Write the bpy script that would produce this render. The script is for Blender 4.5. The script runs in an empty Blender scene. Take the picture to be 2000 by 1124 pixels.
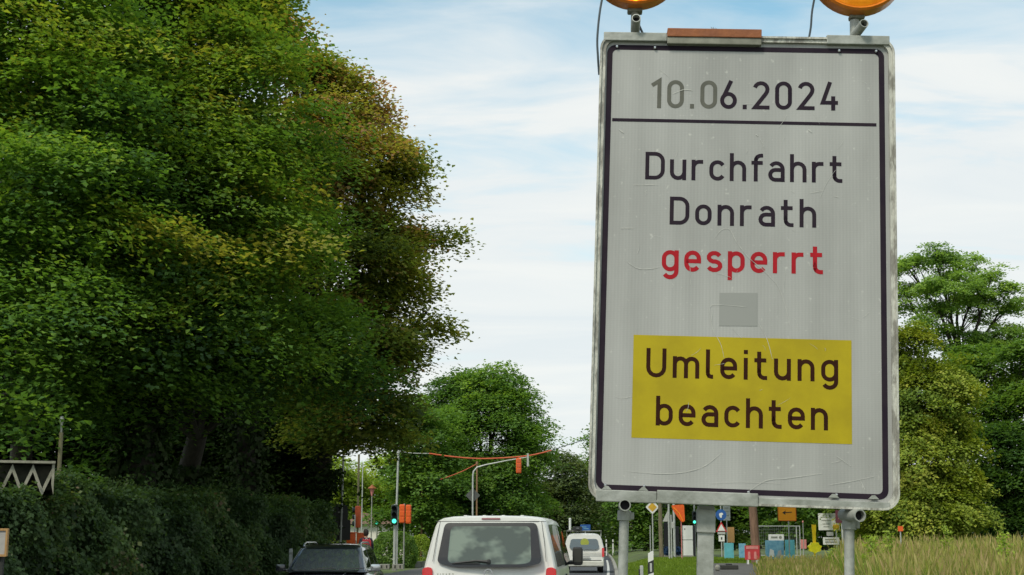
import bpy, bmesh, math, random
import numpy as np
from mathutils import Vector, Matrix
R = math.radians
PI = math.pi
sc = bpy.context.scene
C = sc.collection
random.seed(7)
rng = np.random.default_rng(11)

# ------------------------------------------------------------ camera, world, sun, exposure
F = 2700.0
H = 1.66
PITCH = math.atan(485 / F)
cam_d = bpy.data.cameras.new('camera')
cam = bpy.data.objects.new('camera', cam_d)
C.objects.link(cam)
cam.location = (0, 0, H)
cam.rotation_euler = (PI / 2 + PITCH, 0, 0)
cam_d.sensor_width = 36
cam_d.lens = F / 2000 * 36
cam_d.clip_start = 0.1
cam_d.clip_end = 3000
sc.camera = cam

SUN_EL, SUN_AZ = R(50), R(214)     # azimuth clockwise from +Y (the view direction)
world = bpy.data.worlds.new('World')
sc.world = world
world.use_nodes = True
wt = world.node_tree
for n in list(wt.nodes): wt.nodes.remove(n)
def wn(t, **k):
    n = wt.nodes.new(t)
    for a, b in k.items(): setattr(n, a, b)
    return n
wo = wn('ShaderNodeOutputWorld'); bg = wn('ShaderNodeBackground')
bg.inputs['Strength'].default_value = 0.10
sky = wn('ShaderNodeTexSky', sky_type='NISHITA', sun_disc=False)
sky.sun_elevation = SUN_EL; sky.sun_rotation = SUN_AZ
sky.air_density = 1.0; sky.dust_density = 1.2; sky.ozone_density = 1.5
tc = wn('ShaderNodeTexCoord')
sep = wn('ShaderNodeSeparateXYZ')
wt.links.new(tc.outputs['Generated'], sep.inputs[0])
# thin cloud layer: project the direction on a plane high above (x/z, y/z) so streaks shrink to the horizon
mz = wn('ShaderNodeMath', operation='MAXIMUM'); mz.inputs[1].default_value = 0.0
wt.links.new(sep.outputs[2], mz.inputs[0])
mz2 = wn('ShaderNodeMath', operation='ADD'); mz2.inputs[1].default_value = 0.16
wt.links.new(mz.outputs[0], mz2.inputs[0])
dx = wn('ShaderNodeMath', operation='DIVIDE'); dy = wn('ShaderNodeMath', operation='DIVIDE')
for i, d in enumerate((dx, dy)):
    wt.links.new(sep.outputs[i], d.inputs[0]); wt.links.new(mz2.outputs[0], d.inputs[1])
cmb = wn('ShaderNodeCombineXYZ')
wt.links.new(dx.outputs[0], cmb.inputs[0]); wt.links.new(dy.outputs[0], cmb.inputs[1])
mp = wn('ShaderNodeMapping'); mp.inputs['Scale'].default_value = (1.5, 3.6, 1); mp.inputs['Rotation'].default_value = (0, 0, R(-24))
mp.inputs['Location'].default_value = (2.3, 0.4, 0)
wt.links.new(cmb.outputs[0], mp.inputs[0])
n1 = wn('ShaderNodeTexNoise'); n1.inputs['Scale'].default_value = 1.0; n1.inputs['Detail'].default_value = 7; n1.inputs['Roughness'].default_value = 0.55
n1.inputs['Distortion'].default_value = 0.9
n2 = wn('ShaderNodeTexNoise'); n2.inputs['Scale'].default_value = 0.42; n2.inputs['Detail'].default_value = 3
wt.links.new(mp.outputs[0], n1.inputs['Vector']); wt.links.new(mp.outputs[0], n2.inputs['Vector'])
r1 = wn('ShaderNodeMapRange'); r1.inputs['From Min'].default_value = .36; r1.inputs['From Max'].default_value = .66
r2 = wn('ShaderNodeMapRange'); r2.inputs['From Min'].default_value = .36; r2.inputs['From Max'].default_value = .62
wt.links.new(n1.outputs[0], r1.inputs[0]); wt.links.new(n2.outputs[0], r2.inputs[0])
# cover grows towards the horizon
cov = wn('ShaderNodeMapRange'); cov.inputs['From Min'].default_value = .25; cov.inputs['From Max'].default_value = .375
cov.inputs['To Min'].default_value = .62; cov.inputs['To Max'].default_value = -.20
wt.links.new(sep.outputs[2], cov.inputs[0])
a1 = wn('ShaderNodeMath', operation='MULTIPLY'); a1.inputs[1].default_value = 0.85
wt.links.new(r1.outputs[0], a1.inputs[0])
a2 = wn('ShaderNodeMath', operation='MULTIPLY_ADD'); a2.inputs[1].default_value = 0.55
wt.links.new(r2.outputs[0], a2.inputs[0]); wt.links.new(a1.outputs[0], a2.inputs[2])
a3 = wn('ShaderNodeMath', operation='ADD', use_clamp=True)
wt.links.new(a2.outputs[0], a3.inputs[0]); wt.links.new(cov.outputs[0], a3.inputs[1])
a4 = wn('ShaderNodeMath', operation='MULTIPLY'); a4.inputs[1].default_value = 0.97
wt.links.new(a3.outputs[0], a4.inputs[0])
skg = wn('ShaderNodeMix', data_type='RGBA', blend_type='MULTIPLY'); skg.inputs[0].default_value = 1
skg.inputs[7].default_value = (1.50, 1.76, 1.42, 1)
wt.links.new(sky.outputs[0], skg.inputs[6])
mixc = wn('ShaderNodeMix', data_type='RGBA')
cld = wn('ShaderNodeMix', data_type='RGBA'); cld.inputs[6].default_value = (5.85, 6.25, 6.4, 1); cld.inputs[7].default_value = (6.55, 6.72, 6.6, 1)
wt.links.new(r1.outputs[0], cld.inputs[0]); wt.links.new(cld.outputs[2], mixc.inputs[7])
wt.links.new(a4.outputs[0], mixc.inputs[0]); wt.links.new(skg.outputs[2], mixc.inputs[6])
wt.links.new(mixc.outputs[2], bg.inputs[0]); wt.links.new(bg.outputs[0], wo.inputs[0])

sun_d = bpy.data.lights.new('sun', 'SUN')
sun = bpy.data.objects.new('sun', sun_d); C.objects.link(sun)
sun_d.energy = 2.0; sun_d.angle = R(11); sun_d.color = (1.0, .93, .80)
sd = Vector((math.sin(SUN_AZ) * math.cos(SUN_EL), math.cos(SUN_AZ) * math.cos(SUN_EL), math.sin(SUN_EL)))
sun.rotation_euler = sd.to_track_quat('Z', 'Y').to_euler()
sun.location = (0, 0, 40)

sc.view_settings.view_transform = 'Standard'
sc.view_settings.look = 'None'
sc.view_settings.exposure = 0.45
sc.view_settings.gamma = 1
sc.view_settings.use_curve_mapping = False
sc.cycles.max_bounces = 6
sc.cycles.diffuse_bounces = 3
sc.cycles.transmission_bounces = 4
sc.cycles.transparent_max_bounces = 8

# ------------------------------------------------------------ helpers
CP, SP = math.cos(PITCH), math.sin(PITCH)
def P(px, py, Y):
    """point at distance Y (metres along +Y) that the photograph shows at pixel px, py"""
    u = (px - 1000) / F; v = (562 - py) / F
    k = Y / (CP - v * SP)
    return Vector((u * k, Y, H + k * (SP + v * CP)))
def PX(px, Y): return P(px, 1047, Y).x
def SC(Y): return F * CP / Y               # pixels per metre near the horizon

def smooth(t):
    t = max(0.0, min(1.0, t)); return t * t * (3 - 2 * t)
def lane(y): return -2.05 + 0.085 * y - 0.00012 * y * y if y < 300 else 12.65 + (y - 300) * .013
def road_r(y): return lane(y) + 1.75
def road_l(y): return lane(y) - 5.35
def gz(x, y):
    t = x - road_r(y)
    k = .42 * smooth((t - .2) / 2.2) * (1 - .6 * smooth((y - 110) / 60))
    k += .25 * smooth((t - 6) / 8) * (1 - smooth((y - 90) / 40))
    return k

class MB:
    def __init__(s): s.v = []; s.f = []; s.m = []; s.mi = 0
    def _add(s, vs, fs):
        b = len(s.v); s.v += [tuple(v) for v in vs]
        s.f += [tuple(b + i for i in f) for f in fs]; s.m += [s.mi] * len(fs); return s
    def box(s, c, d, rz=0, bev=0.0, M=None):
        x, y, z = d[0] / 2, d[1] / 2, d[2] / 2
        if bev > 0:
            b = min(bev, x * .9, y * .9, z * .9)
            bm = bmesh.new(); bmesh.ops.create_cube(bm, size=1)
            for v in bm.verts: v.co = Vector((v.co.x * 2 * x, v.co.y * 2 * y, v.co.z * 2 * z))
            bmesh.ops.bevel(bm, geom=bm.edges[:], offset=b, segments=2, profile=.6, affect='EDGES')
            vs = [v.co.copy() for v in bm.verts]; fs = [[v.index for v in f.verts] for f in bm.faces]
            bm.free()
        else:
            vs = [Vector((i * x, j * y, k * z)) for i in (-1, 1) for j in (-1, 1) for k in (-1, 1)]
            fs = [(0, 1, 3, 2), (4, 6, 7, 5), (0, 4, 5, 1), (2, 3, 7, 6), (0, 2, 6, 4), (1, 5, 7, 3)]
        T = Matrix.Translation(Vector(c)) @ (M.to_4x4() if M is not None else Matrix.Rotation(rz, 4, 'Z'))
        return s._add([T @ v for v in vs], fs)
    def tube(s, pts, r, n=10, caps=True, hollow=0.0):
        pts = [Vector(p) for p in pts]
        rs = r if isinstance(r, (list, tuple)) else [r] * len(pts)
        rings = []; up = None
        for i, p in enumerate(pts):
            t = (pts[min(i + 1, len(pts) - 1)] - pts[max(i - 1, 0)]).normalized()
            if up is None:
                up = Vector((0, 0, 1)) if abs(t.z) < .9 else Vector((1, 0, 0))
            a = t.cross(up).normalized(); b = a.cross(t).normalized(); up = b
            rings.append([p + (a * math.cos(2 * PI * k / n) + b * math.sin(2 * PI * k / n)) * rs[i] for k in range(n)])
        vs = [v for q in rings for v in q]; fs = []
        for i in range(len(pts) - 1):
            for k in range(n):
                fs.append((i * n + k, i * n + (k + 1) % n, (i + 1) * n + (k + 1) % n, (i + 1) * n + k))
        if caps:
            fs.append(tuple(range(n - 1, -1, -1))); fs.append(tuple((len(pts) - 1) * n + k for k in range(n)))
        return s._add(vs, fs)
    def lathe(s, prof, c, axis=(0, 0, 1), n=24, sx=1.0):
        ax = Vector(axis).normalized()
        a = ax.orthogonal().normalized(); b = ax.cross(a)
        vs = []; fs = []
        for r, h in prof:
            for k in range(n):
                t = 2 * PI * k / n
                vs.append(Vector(c) + ax * h + (a * math.cos(t) + b * math.sin(t)) * max(r, 1e-4))
        for i in range(len(prof) - 1):
            for k in range(n):
                fs.append((i * n + k, i * n + (k + 1) % n, (i + 1) * n + (k + 1) % n, (i + 1) * n + k))
        return s._add(vs, fs)
    def prism(s, pts, y0, y1):
        """outline in x,z extruded along y"""
        n = len(pts)
        vs = [(p[0], y0, p[1]) for p in pts] + [(p[0], y1, p[1]) for p in pts]
        fs = [tuple(range(n)), tuple(range(2 * n - 1, n - 1, -1))]
        fs += [(k, k + n, (k + 1) % n + n, (k + 1) % n) for k in range(n)]
        return s._add(vs, fs)
    def poly(s, pts): return s._add(pts, [tuple(range(len(pts)))])
    def grid(s, rows):
        n = len(rows[0]); vs = [v for q in rows for v in q]
        fs = [(i * n + k, i * n + k + 1, (i + 1) * n + k + 1, (i + 1) * n + k) for i in range(len(rows) - 1) for k in range(n - 1)]
        return s._add(vs, fs)
    def build(s, name, mat, parent=None, smooth_=False, kind=None, label=None):
        me = bpy.data.meshes.new(name)
        me.from_pydata(s.v, [], s.f)
        mats = mat if isinstance(mat, (list, tuple)) else [mat]
        for m_ in mats: me.materials.append(m_)
        if len(mats) > 1: me.polygons.foreach_set('material_index', s.m)
        bm = bmesh.new(); bm.from_mesh(me); bmesh.ops.recalc_face_normals(bm, faces=bm.faces[:]); bm.to_mesh(me); bm.free()
        if smooth_:
            me.polygons.foreach_set('use_smooth', [True] * len(me.polygons))
            try: me.set_sharp_from_angle(angle=R(38))
            except Exception: pass
        me.update()
        o = bpy.data.objects.new(name, me); C.objects.link(o)
        if parent is not None: o.parent = parent
        if kind: o['kind'] = kind
        if label: o['label'] = label
        return o

def thing(name, label, cat, loc=(0, 0, 0), rz=0, group=None, rot=None):
    o = bpy.data.objects.new(name, None); C.objects.link(o)
    o.empty_display_size = .2
    o.location = loc; o.rotation_euler = rot if rot else (0, 0, rz)
    o['label'] = label; o['category'] = cat
    if group: o['group'] = group
    return o
def tag(o, label, cat, group=None):
    o['label'] = label; o['category'] = cat
    if group: o['group'] = group
    return o
def copy_tree(o, label=None, loc=None, rz=None):
    def cp(a, par):
        c = a.copy(); C.objects.link(c)
        if par is not None: c.parent = par
        for ch in list(a.children): cp(ch, c)
        return c
    c = cp(o, None)
    if label: c['label'] = label
    if loc is not None: c.location = loc
    if rz is not None: c.rotation_euler = (0, 0, rz)
    return c

# ------------------------------------------------------------ materials
def newmat(name):
    m = bpy.data.materials.new(name); m.use_nodes = True
    nt = m.node_tree
    return m, nt, nt.nodes['Principled BSDF']
def mat(name, col, rough=.6, metal=0, var=.25, scale=8, bump=0.0, bscale=None, col2=None, spec=.5, coat=0, stretch=None, emit=None, es=1.0, det=6, cmin=.35, cmax=.7):
    m, nt, b = newmat(name)
    N = nt.nodes; L = nt.links
    tc = N.new('ShaderNodeTexCoord'); src = tc.outputs['Object']
    if stretch:
        mp = N.new('ShaderNodeMapping'); mp.inputs['Scale'].default_value = stretch
        L.new(src, mp.inputs[0]); src = mp.outputs[0]
    nz = N.new('ShaderNodeTexNoise'); nz.inputs['Scale'].default_value = scale; nz.inputs['Detail'].default_value = det
    nz.inputs['Roughness'].default_value = .62
    L.new(src, nz.inputs['Vector'])
    cr = N.new('ShaderNodeValToRGB')
    c2 = col2 if col2 else tuple(c * (1 - var) for c in col)
    cr.color_ramp.elements[0].position = cmin; cr.color_ramp.elements[0].color = (*c2, 1)
    cr.color_ramp.elements[1].position = cmax; cr.color_ramp.elements[1].color = (*col, 1)
    L.new(nz.outputs[0], cr.inputs[0]); L.new(cr.outputs[0], b.inputs['Base Color'])
    b.inputs['Roughness'].default_value = rough; b.inputs['Metallic'].default_value = metal
    b.inputs['Specular IOR Level'].default_value = spec
    b.inputs['Coat Weight'].default_value = coat; b.inputs['Coat Roughness'].default_value = .05
    if bump:
        bp = N.new('ShaderNodeBump'); bp.inputs['Strength'].default_value = bump; bp.inputs['Distance'].default_value = .02
        n2 = N.new('ShaderNodeTexNoise'); n2.inputs['Scale'].default_value = bscale or scale * 4; n2.inputs['Detail'].default_value = 4
        L.new(src, n2.inputs['Vector']); L.new(n2.outputs[0], bp.inputs['Height']); L.new(bp.outputs[0], b.inputs['Normal'])
    if emit:
        b.inputs['Emission Color'].default_value = (*emit, 1); b.inputs['Emission Strength'].default_value = es
    return m

def leafmat(name, stops, transl=.35, rough=.5):
    """stops: (position, colour) along the leaf's own tint attribute (each leaf cluster has its own hue)"""
    m, nt, b = newmat(name); N = nt.nodes; L = nt.links
    N.remove(b); out = N['Material Output']
    at = N.new('ShaderNodeAttribute'); at.attribute_name = 'tint'
    cr = N.new('ShaderNodeValToRGB')
    while len(cr.color_ramp.elements) < len(stops): cr.color_ramp.elements.new(.5)
    for e, (p, c) in zip(cr.color_ramp.elements, stops): e.position = p; e.color = (*c, 1)
    L.new(at.outputs['Fac'], cr.inputs[0])
    oi = N.new('ShaderNodeObjectInfo')
    hs = N.new('ShaderNodeHueSaturation')
    mr = N.new('ShaderNodeMapRange'); mr.inputs['To Min'].default_value = .9; mr.inputs['To Max'].default_value = 1.12
    L.new(oi.outputs['Random'], mr.inputs[0]); L.new(mr.outputs[0], hs.inputs['Value'])
    L.new(cr.outputs[0], hs.inputs['Color'])
    d = N.new('ShaderNodeBsdfDiffuse'); t = N.new('ShaderNodeBsdfTranslucent'); g = N.new('ShaderNodeBsdfGlossy')
    g.inputs['Roughness'].default_value = rough
    g.inputs['Color'].default_value = (.75, .75, .55, 1)
    tb = N.new('ShaderNodeMix'); tb.data_type = 'RGBA'; tb.blend_type = 'MULTIPLY'; tb.inputs[0].default_value = 1; tb.inputs[7].default_value = (1.5, 1.5, .6, 1)
    L.new(hs.outputs[0], tb.inputs[6])
    L.new(hs.outputs[0], d.inputs[0]); L.new(tb.outputs[2], t.inputs[0])
    m1 = N.new('ShaderNodeMixShader'); m1.inputs[0].default_value = transl
    L.new(d.outputs[0], m1.inputs[1]); L.new(t.outputs[0], m1.inputs[2])
    m2 = N.new('ShaderNodeMixShader'); m2.inputs[0].default_value = .02
    L.new(m1.outputs[0], m2.inputs[1]); L.new(g.outputs[0], m2.inputs[2])
    L.new(m2.outputs[0], out.inputs[0])
    return m

def glassmat(name, tint, body, refl=.25, trans=.5, rough=.03, bump=.0):
    m, nt, b = newmat(name); N = nt.nodes; L = nt.links
    out = N['Material Output']
    b.inputs['Base Color'].default_value = (*body, 1); b.inputs['Roughness'].default_value = rough
    tr = N.new('ShaderNodeBsdfTransparent'); tr.inputs[0].default_value = (*tint, 1)
    gl = N.new('ShaderNodeBsdfGlossy'); gl.inputs['Roughness'].default_value = rough; gl.inputs['Color'].default_value = (.9, .95, .93, 1)
    if bump:
        bp = N.new('ShaderNodeBump'); bp.inputs['Strength'].default_value = bump; bp.inputs['Distance'].default_value = .02
        nz = N.new('ShaderNodeTexNoise'); nz.inputs['Scale'].default_value = 3
        tcc = N.new('ShaderNodeTexCoord'); L.new(tcc.outputs['Object'], nz.inputs['Vector'])
        L.new(nz.outputs[0], bp.inputs['Height']); L.new(bp.outputs[0], gl.inputs['Normal'])
    m1 = N.new('ShaderNodeMixShader'); m1.inputs[0].default_value = trans
    L.new(b.outputs[0], m1.inputs[1]); L.new(tr.outputs[0], m1.inputs[2])
    m2 = N.new('ShaderNodeMixShader'); m2.inputs[0].default_value = refl
    L.new(m1.outputs[0], m2.inputs[1]); L.new(gl.outputs[0], m2.inputs[2])
    L.new(m2.outputs[0], out.inputs[0])
    return m

M = {}
M['galv'] = mat('galvanised_steel', (.40, .41, .38), .55, .25, scale=9, col2=(.22, .23, .20), bump=.15)
M['galv_worn'] = mat('worn_painted_steel', (.48, .475, .42), .6, .1, scale=26, col2=(.23, .22, .19), bump=.3, stretch=(1, 1, .35), cmin=.42, cmax=.56)
M['rust'] = mat('rust_brown_channel', (.30, .10, .030), .75, 0, scale=12, col2=(.20, .065, .025), bump=.2)
M['bracket_grey'] = mat('dull_grey_bracket', (.26, .26, .21), .7, .1, scale=14, col2=(.15, .15, .12))
M['tubein'] = mat('tube_inside', (.012, .011, .015), .9, scale=10)
M['black_foil'] = mat('black_foil', (.016, .010, .020), .75, scale=7, col2=(.026, .018, .026), spec=.12)
M['faded_foil'] = mat('faded_grey_foil', (.10, .10, .078), .65, scale=14, col2=(.07, .07, .055))
M['red_foil'] = mat('red_foil', (.38, .008, .016), .65, scale=10, col2=(.30, .006, .013), spec=.2)
M['yellow_foil'] = mat('yellow_foil', (.40, .315, .006), .6, scale=4, col2=(.34, .265, .006), cmin=.4, cmax=.6, spec=.25)
M['brown_ink'] = mat('dark_brown_foil', (.035, .010, .004), .75, scale=8, spec=.12)
M['patch'] = mat('grey_patch', (.265, .27, .255), .65, scale=3, var=.04)
M['scratch'] = mat('pale_scratch', (.55, .55, .51), .6, scale=30, col2=(.42, .42, .39))
M['white_paint'] = mat('white_car_paint', (.66, .66, .63), .35, scale=2.2, col2=(.57, .57, .53), coat=.5)
M['van_dirt'] = mat('dusty_white_paint', (.62, .62, .56), .45, scale=3, col2=(.48, .48, .42), coat=.2)
M['black_plastic'] = mat('black_plastic', (.02, .02, .021), .55, scale=20)
M['frit'] = mat('black_glass_edge', (.022, .018, .02), .12, scale=20, spec=.5)
M['van_glass'] = glassmat('van_rear_glass', (.55, .65, .55), (.02, .025, .02), .26, .62, .04, .25)
M['dark_glass'] = glassmat('dark_glass', (.25, .3, .28), (.01, .012, .012), .16, .35, .03)
M['windshield'] = glassmat('windshield_glass', (.45, .52, .5), (.012, .015, .017), .22, .35, .03, .05)
M['tail_red'] = mat('red_tail_lamp', (.55, .01, .012), .18, scale=30, col2=(.38, .006, .01), coat=.6, emit=(1, .02, .02), es=.05)
M['brake_red'] = mat('dark_red_lamp', (.16, .005, .02), .2, scale=30, coat=.5)
M['lens_white'] = mat('clear_lamp_lens', (.55, .57, .58), .15, scale=30, coat=.5)
M['dark_paint'] = mat('dark_blue_black_paint', (.010, .013, .018), .25, scale=3, coat=1.0)
M['chrome'] = mat('bright_metal', (.55, .56, .57), .22, .9, scale=20, var=.1)
M['tyre'] = mat('tyre_rubber', (.018, .018, .018), .85, scale=30, bump=.3)
M['rim'] = mat('wheel_rim', (.32, .33, .34), .4, .6, scale=20)
M['seat'] = mat('seat_fabric', (.03, .032, .035), .9, scale=30)
M['plate'] = mat('number_plate_white', (.6, .6, .58), .5, scale=10, var=.05)
M['amber'] = mat('amber_lens', (.95, .36, .008), .22, scale=22, col2=(.80, .24, .006), coat=.5, spec=.6, emit=(1, .28, .01), es=.10)  # faint emission brightens both lenses, the unlit one too
M['amber_rim'] = mat('amber_rim', (.66, .20, .012), .35, scale=20, col2=(.5, .13, .01))
M['amber_glint'] = mat('amber_lens_glint', (.9, .6, .02), .3, scale=22, emit=(1, .62, .02), es=1.3)
M['cable'] = mat('grey_cable', (.05, .07, .085), .6, scale=20)
M['orange'] = mat('orange_plastic', (.74, .12, .012), .5, scale=9, col2=(.6, .085, .01))
M['orange_hose'] = mat('orange_red_sleeve', (.58, .105, .025), .6, scale=9, col2=(.42, .07, .02))
M['pole_grey'] = mat('grey_pole', (.30, .31, .27), .6, .2, scale=6, col2=(.2, .21, .18))
M['pole_light'] = mat('pale_galvanised_pole', (.45, .47, .44), .55, .25, scale=6)
M['pole_wood'] = mat('brown_wooden_pole', (.27, .16, .075), .8, scale=7, col2=(.17, .10, .05), bump=.3, stretch=(4, 4, .5))
M['pole_beige'] = mat('beige_pole', (.20, .18, .095), .7, scale=6)
M['dark_green_metal'] = mat('dark_green_housing', (.008, .02, .017), .5, scale=10)
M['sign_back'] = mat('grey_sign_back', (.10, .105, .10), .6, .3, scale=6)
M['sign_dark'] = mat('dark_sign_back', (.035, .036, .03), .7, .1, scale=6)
M['green_light'] = mat('green_signal_light', (.02, .6, .45), .3, scale=10, emit=(.08, 1.0, .62), es=1.35)
M['white_sign'] = mat('white_sign_face', (.68, .69, .66), .5, scale=5, var=.1)
M['grey_sign'] = mat('grey_sign_face', (.42, .43, .41), .5, scale=5, var=.15)
M['priority_yellow'] = mat('priority_yellow', (.60, .36, .03), .5, scale=5)
M['arrow_orange'] = mat('orange_sign_face', (.98, .37, .01), .5, scale=5, var=.05)
M['maroon'] = mat('maroon_sign_face', (.10, .018, .03), .5, scale=6)
M['sign_blue'] = mat('blue_sign_face', (.02, .10, .34), .5, scale=6)
M['sign_red'] = mat('red_sign_face', (.52, .03, .03), .5, scale=6)
M['pink'] = mat('faded_red_sign', (.60, .22, .20), .5, scale=6)
M['teal'] = mat('teal_poster', (.07, .30, .33), .6, scale=3, col2=(.12, .42, .50))
M['poster_blue'] = mat('pale_blue_poster', (.22, .45, .55), .6, scale=4, col2=(.08, .25, .4))
M['poster_red'] = mat('red_poster', (.48, .035, .04), .6, scale=4)
M['skin'] = mat('skin', (.50, .29, .20), .6, scale=20, var=.1)
M['yellow_plastic'] = mat('yellow_plastic', (.98, .68, .01), .5, scale=6, col2=(.94, .62, .01))
M['hi_yellow'] = mat('bright_yellow_plastic', (.96, .88, .02), .5, scale=6)
M['asphalt'] = mat('asphalt', (.060, .065, .072), .85, scale=1.2, col2=(.045, .048, .054), bump=.35, bscale=40)
M['asphalt_path'] = mat('path_asphalt', (.10, .095, .085), .9, scale=1.5, col2=(.07, .066, .06), bump=.3, bscale=40)
M['kerb'] = mat('concrete_kerb', (.30, .29, .25), .85, scale=4, bump=.3)
M['line'] = mat('road_line_paint', (.62, .62, .58), .7, scale=5, col2=(.4, .4, .38))
M['soil'] = mat('grassy_ground', (.11, .165, .03), .95, scale=.8, col2=(.05, .06, .022), bump=.6, bscale=12)
M['concrete'] = mat('concrete', (.30, .29, .25), .85, scale=5, col2=(.2, .2, .17), bump=.3)
M['shelter_conc'] = mat('mossy_concrete_roof', (.36, .34, .27), .85, scale=5, col2=(.17, .17, .12), bump=.3)
M['shelter_in'] = mat('darker_concrete', (.20, .20, .15), .85, scale=5, col2=(.07, .08, .06))  # darker concrete tone for the plate behind the folds
M['wood_frame'] = mat('yellow_wood_frame', (.42, .24, .08), .6, scale=8, col2=(.3, .17, .06), stretch=(5, 5, 1))
M['notice'] = mat('grey_notice_paper', (.38, .36, .33), .6, scale=6)
M['bark'] = mat('bark', (.045, .038, .028), .9, scale=5, col2=(.022, .019, .014), bump=.8, bscale=14, stretch=(3, 3, .6))
M['bark_red'] = mat('reddish_bark', (.22, .13, .085), .9, scale=4, col2=(.12, .07, .045), bump=.7, bscale=12, stretch=(3, 3, .5))
M['bark_pale'] = mat('pale_bark', (.20, .17, .10), .9, scale=4, col2=(.10, .085, .055), bump=.7, bscale=12, stretch=(3, 3, .5))
M['jacket'] = mat('dark_navy_jacket', (.014, .018, .03), .85, scale=14, bump=.3)
M['trousers'] = mat('dark_trousers', (.016, .02, .026), .9, scale=14, bump=.3)
M['hair'] = mat('dark_hair', (.02, .014, .01), .7, scale=40, bump=.5)
M['backpack'] = mat('red_backpack_fabric', (.42, .02, .03), .7, scale=12, col2=(.3, .014, .022), bump=.3)
M['wall_white'] = mat('white_render_wall', (.74, .72, .64), .8, scale=1.5, var=.1)
M['wall_pink'] = mat('roof_tile_pinkish', (.34, .22, .18), .85, scale=3)
M['blue_cloth'] = mat('blue_sheeting', (.025, .09, .20), .6, scale=5, col2=(.02, .04, .11))
M['dark_panel'] = mat('dark_panel', (.018, .018, .022), .5, scale=5)
M['fence_metal'] = mat('fence_mesh_wire', (.28, .30, .28), .5, .5, scale=5)

# sign sheeting: pale grey retroreflective foil with fine vertical ribs and faint stains
def sheeting():
    m, nt, b = newmat('retroreflective_sheeting'); N = nt.nodes; L = nt.links
    tc = N.new('ShaderNodeTexCoord')
    nz = N.new('ShaderNodeTexNoise'); nz.inputs['Scale'].default_value = 1.6; nz.inputs['Detail'].default_value = 6
    L.new(tc.outputs['Object'], nz.inputs['Vector'])
    cr = N.new('ShaderNodeValToRGB'); cr.color_ramp.elements[0].position = .38; cr.color_ramp.elements[1].position = .62
    cr.color_ramp.elements[0].color = (.295, .295, .28, 1); cr.color_ramp.elements[1].color = (.385, .385, .368, 1)
    mps = N.new('ShaderNodeMapping'); mps.inputs['Scale'].default_value = (7, 1, .7)
    L.new(tc.outputs['Object'], mps.inputs[0])
    ns = N.new('ShaderNodeTexNoise'); ns.inputs['Scale'].default_value = 1.0; ns.inputs['Detail'].default_value = 5; L.new(mps.outputs[0], ns.inputs['Vector'])
    mm = N.new('ShaderNodeMath'); mm.operation = 'MULTIPLY_ADD'; mm.inputs[1].default_value = .5
    mh = N.new('ShaderNodeMath'); mh.operation = 'MULTIPLY'; mh.inputs[1].default_value = .5
    L.new(nz.outputs[0], mm.inputs[0]); L.new(ns.outputs[0], mh.inputs[0]); L.new(mh.outputs[0], mm.inputs[2])
    L.new(mm.outputs[0], cr.inputs[0])
    w = N.new('ShaderNodeTexWave'); w.bands_direction = 'X'; w.inputs['Scale'].default_value = 21; w.inputs['Distortion'].default_value = .35; w.inputs['Detail'].default_value = 1
    w2 = N.new('ShaderNodeTexWave'); w2.bands_direction = 'Z'; w2.inputs['Scale'].default_value = 40; w2.inputs['Distortion'].default_value = .3
    L.new(tc.outputs['Object'], w.inputs['Vector']); L.new(tc.outputs['Object'], w2.inputs['Vector'])
    # the ribs fade in and out over the panel
    n3 = N.new('ShaderNodeTexNoise'); n3.inputs['Scale'].default_value = 2.4; L.new(tc.outputs['Object'], n3.inputs['Vector'])
    ma = N.new('ShaderNodeMath'); ma.operation = 'MULTIPLY'; ma.inputs[1].default_value = .30
    L.new(n3.outputs[0], ma.inputs[0])
    mx = N.new('ShaderNodeMix'); mx.data_type = 'RGBA'; mx.blend_type = 'MULTIPLY'
    rr = N.new('ShaderNodeMapRange'); rr.inputs['To Min'].default_value = .70; rr.inputs['To Max'].default_value = 1.05
    L.new(w.outputs[1], rr.inputs[0])
    L.new(ma.outputs[0], mx.inputs[0]); L.new(cr.outputs[0], mx.inputs[6]); L.new(rr.outputs[0], mx.inputs[7])
    mx2 = N.new('ShaderNodeMix'); mx2.data_type = 'RGBA'; mx2.blend_type = 'MULTIPLY'; mx2.inputs[0].default_value = .06
    L.new(mx.outputs[2], mx2.inputs[6]); L.new(w2.outputs[1], mx2.inputs[7])
    # small dirt specks and scuffs
    n4 = N.new('ShaderNodeTexNoise'); n4.inputs['Scale'].default_value = 30; n4.inputs['Detail'].default_value = 3; L.new(tc.outputs['Object'], n4.inputs['Vector'])
    c4 = N.new('ShaderNodeValToRGB'); c4.color_ramp.elements[0].position = .66; c4.color_ramp.elements[1].position = .76
    c4.color_ramp.elements[0].color = (0, 0, 0, 1); c4.color_ramp.elements[1].color = (.5, .5, .5, 1)
    L.new(n4.outputs[0], c4.inputs[0])
    mx3 = N.new('ShaderNodeMix'); mx3.data_type = 'RGBA'; mx3.inputs[7].default_value = (.60, .60, .55, 1)
    L.new(c4.outputs[0], mx3.inputs[0]); L.new(mx2.outputs[2], mx3.inputs[6])
    L.new(mx3.outputs[2], b.inputs['Base Color'])
    b.inputs['Roughness'].default_value = .42
    bp = N.new('ShaderNodeBump'); bp.inputs['Strength'].default_value = .08; bp.inputs['Distance'].default_value = .002
    L.new(w.outputs[1], bp.inputs['Height']); L.new(bp.outputs[0], b.inputs['Normal'])
    return m
M['sheeting'] = sheeting()

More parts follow.
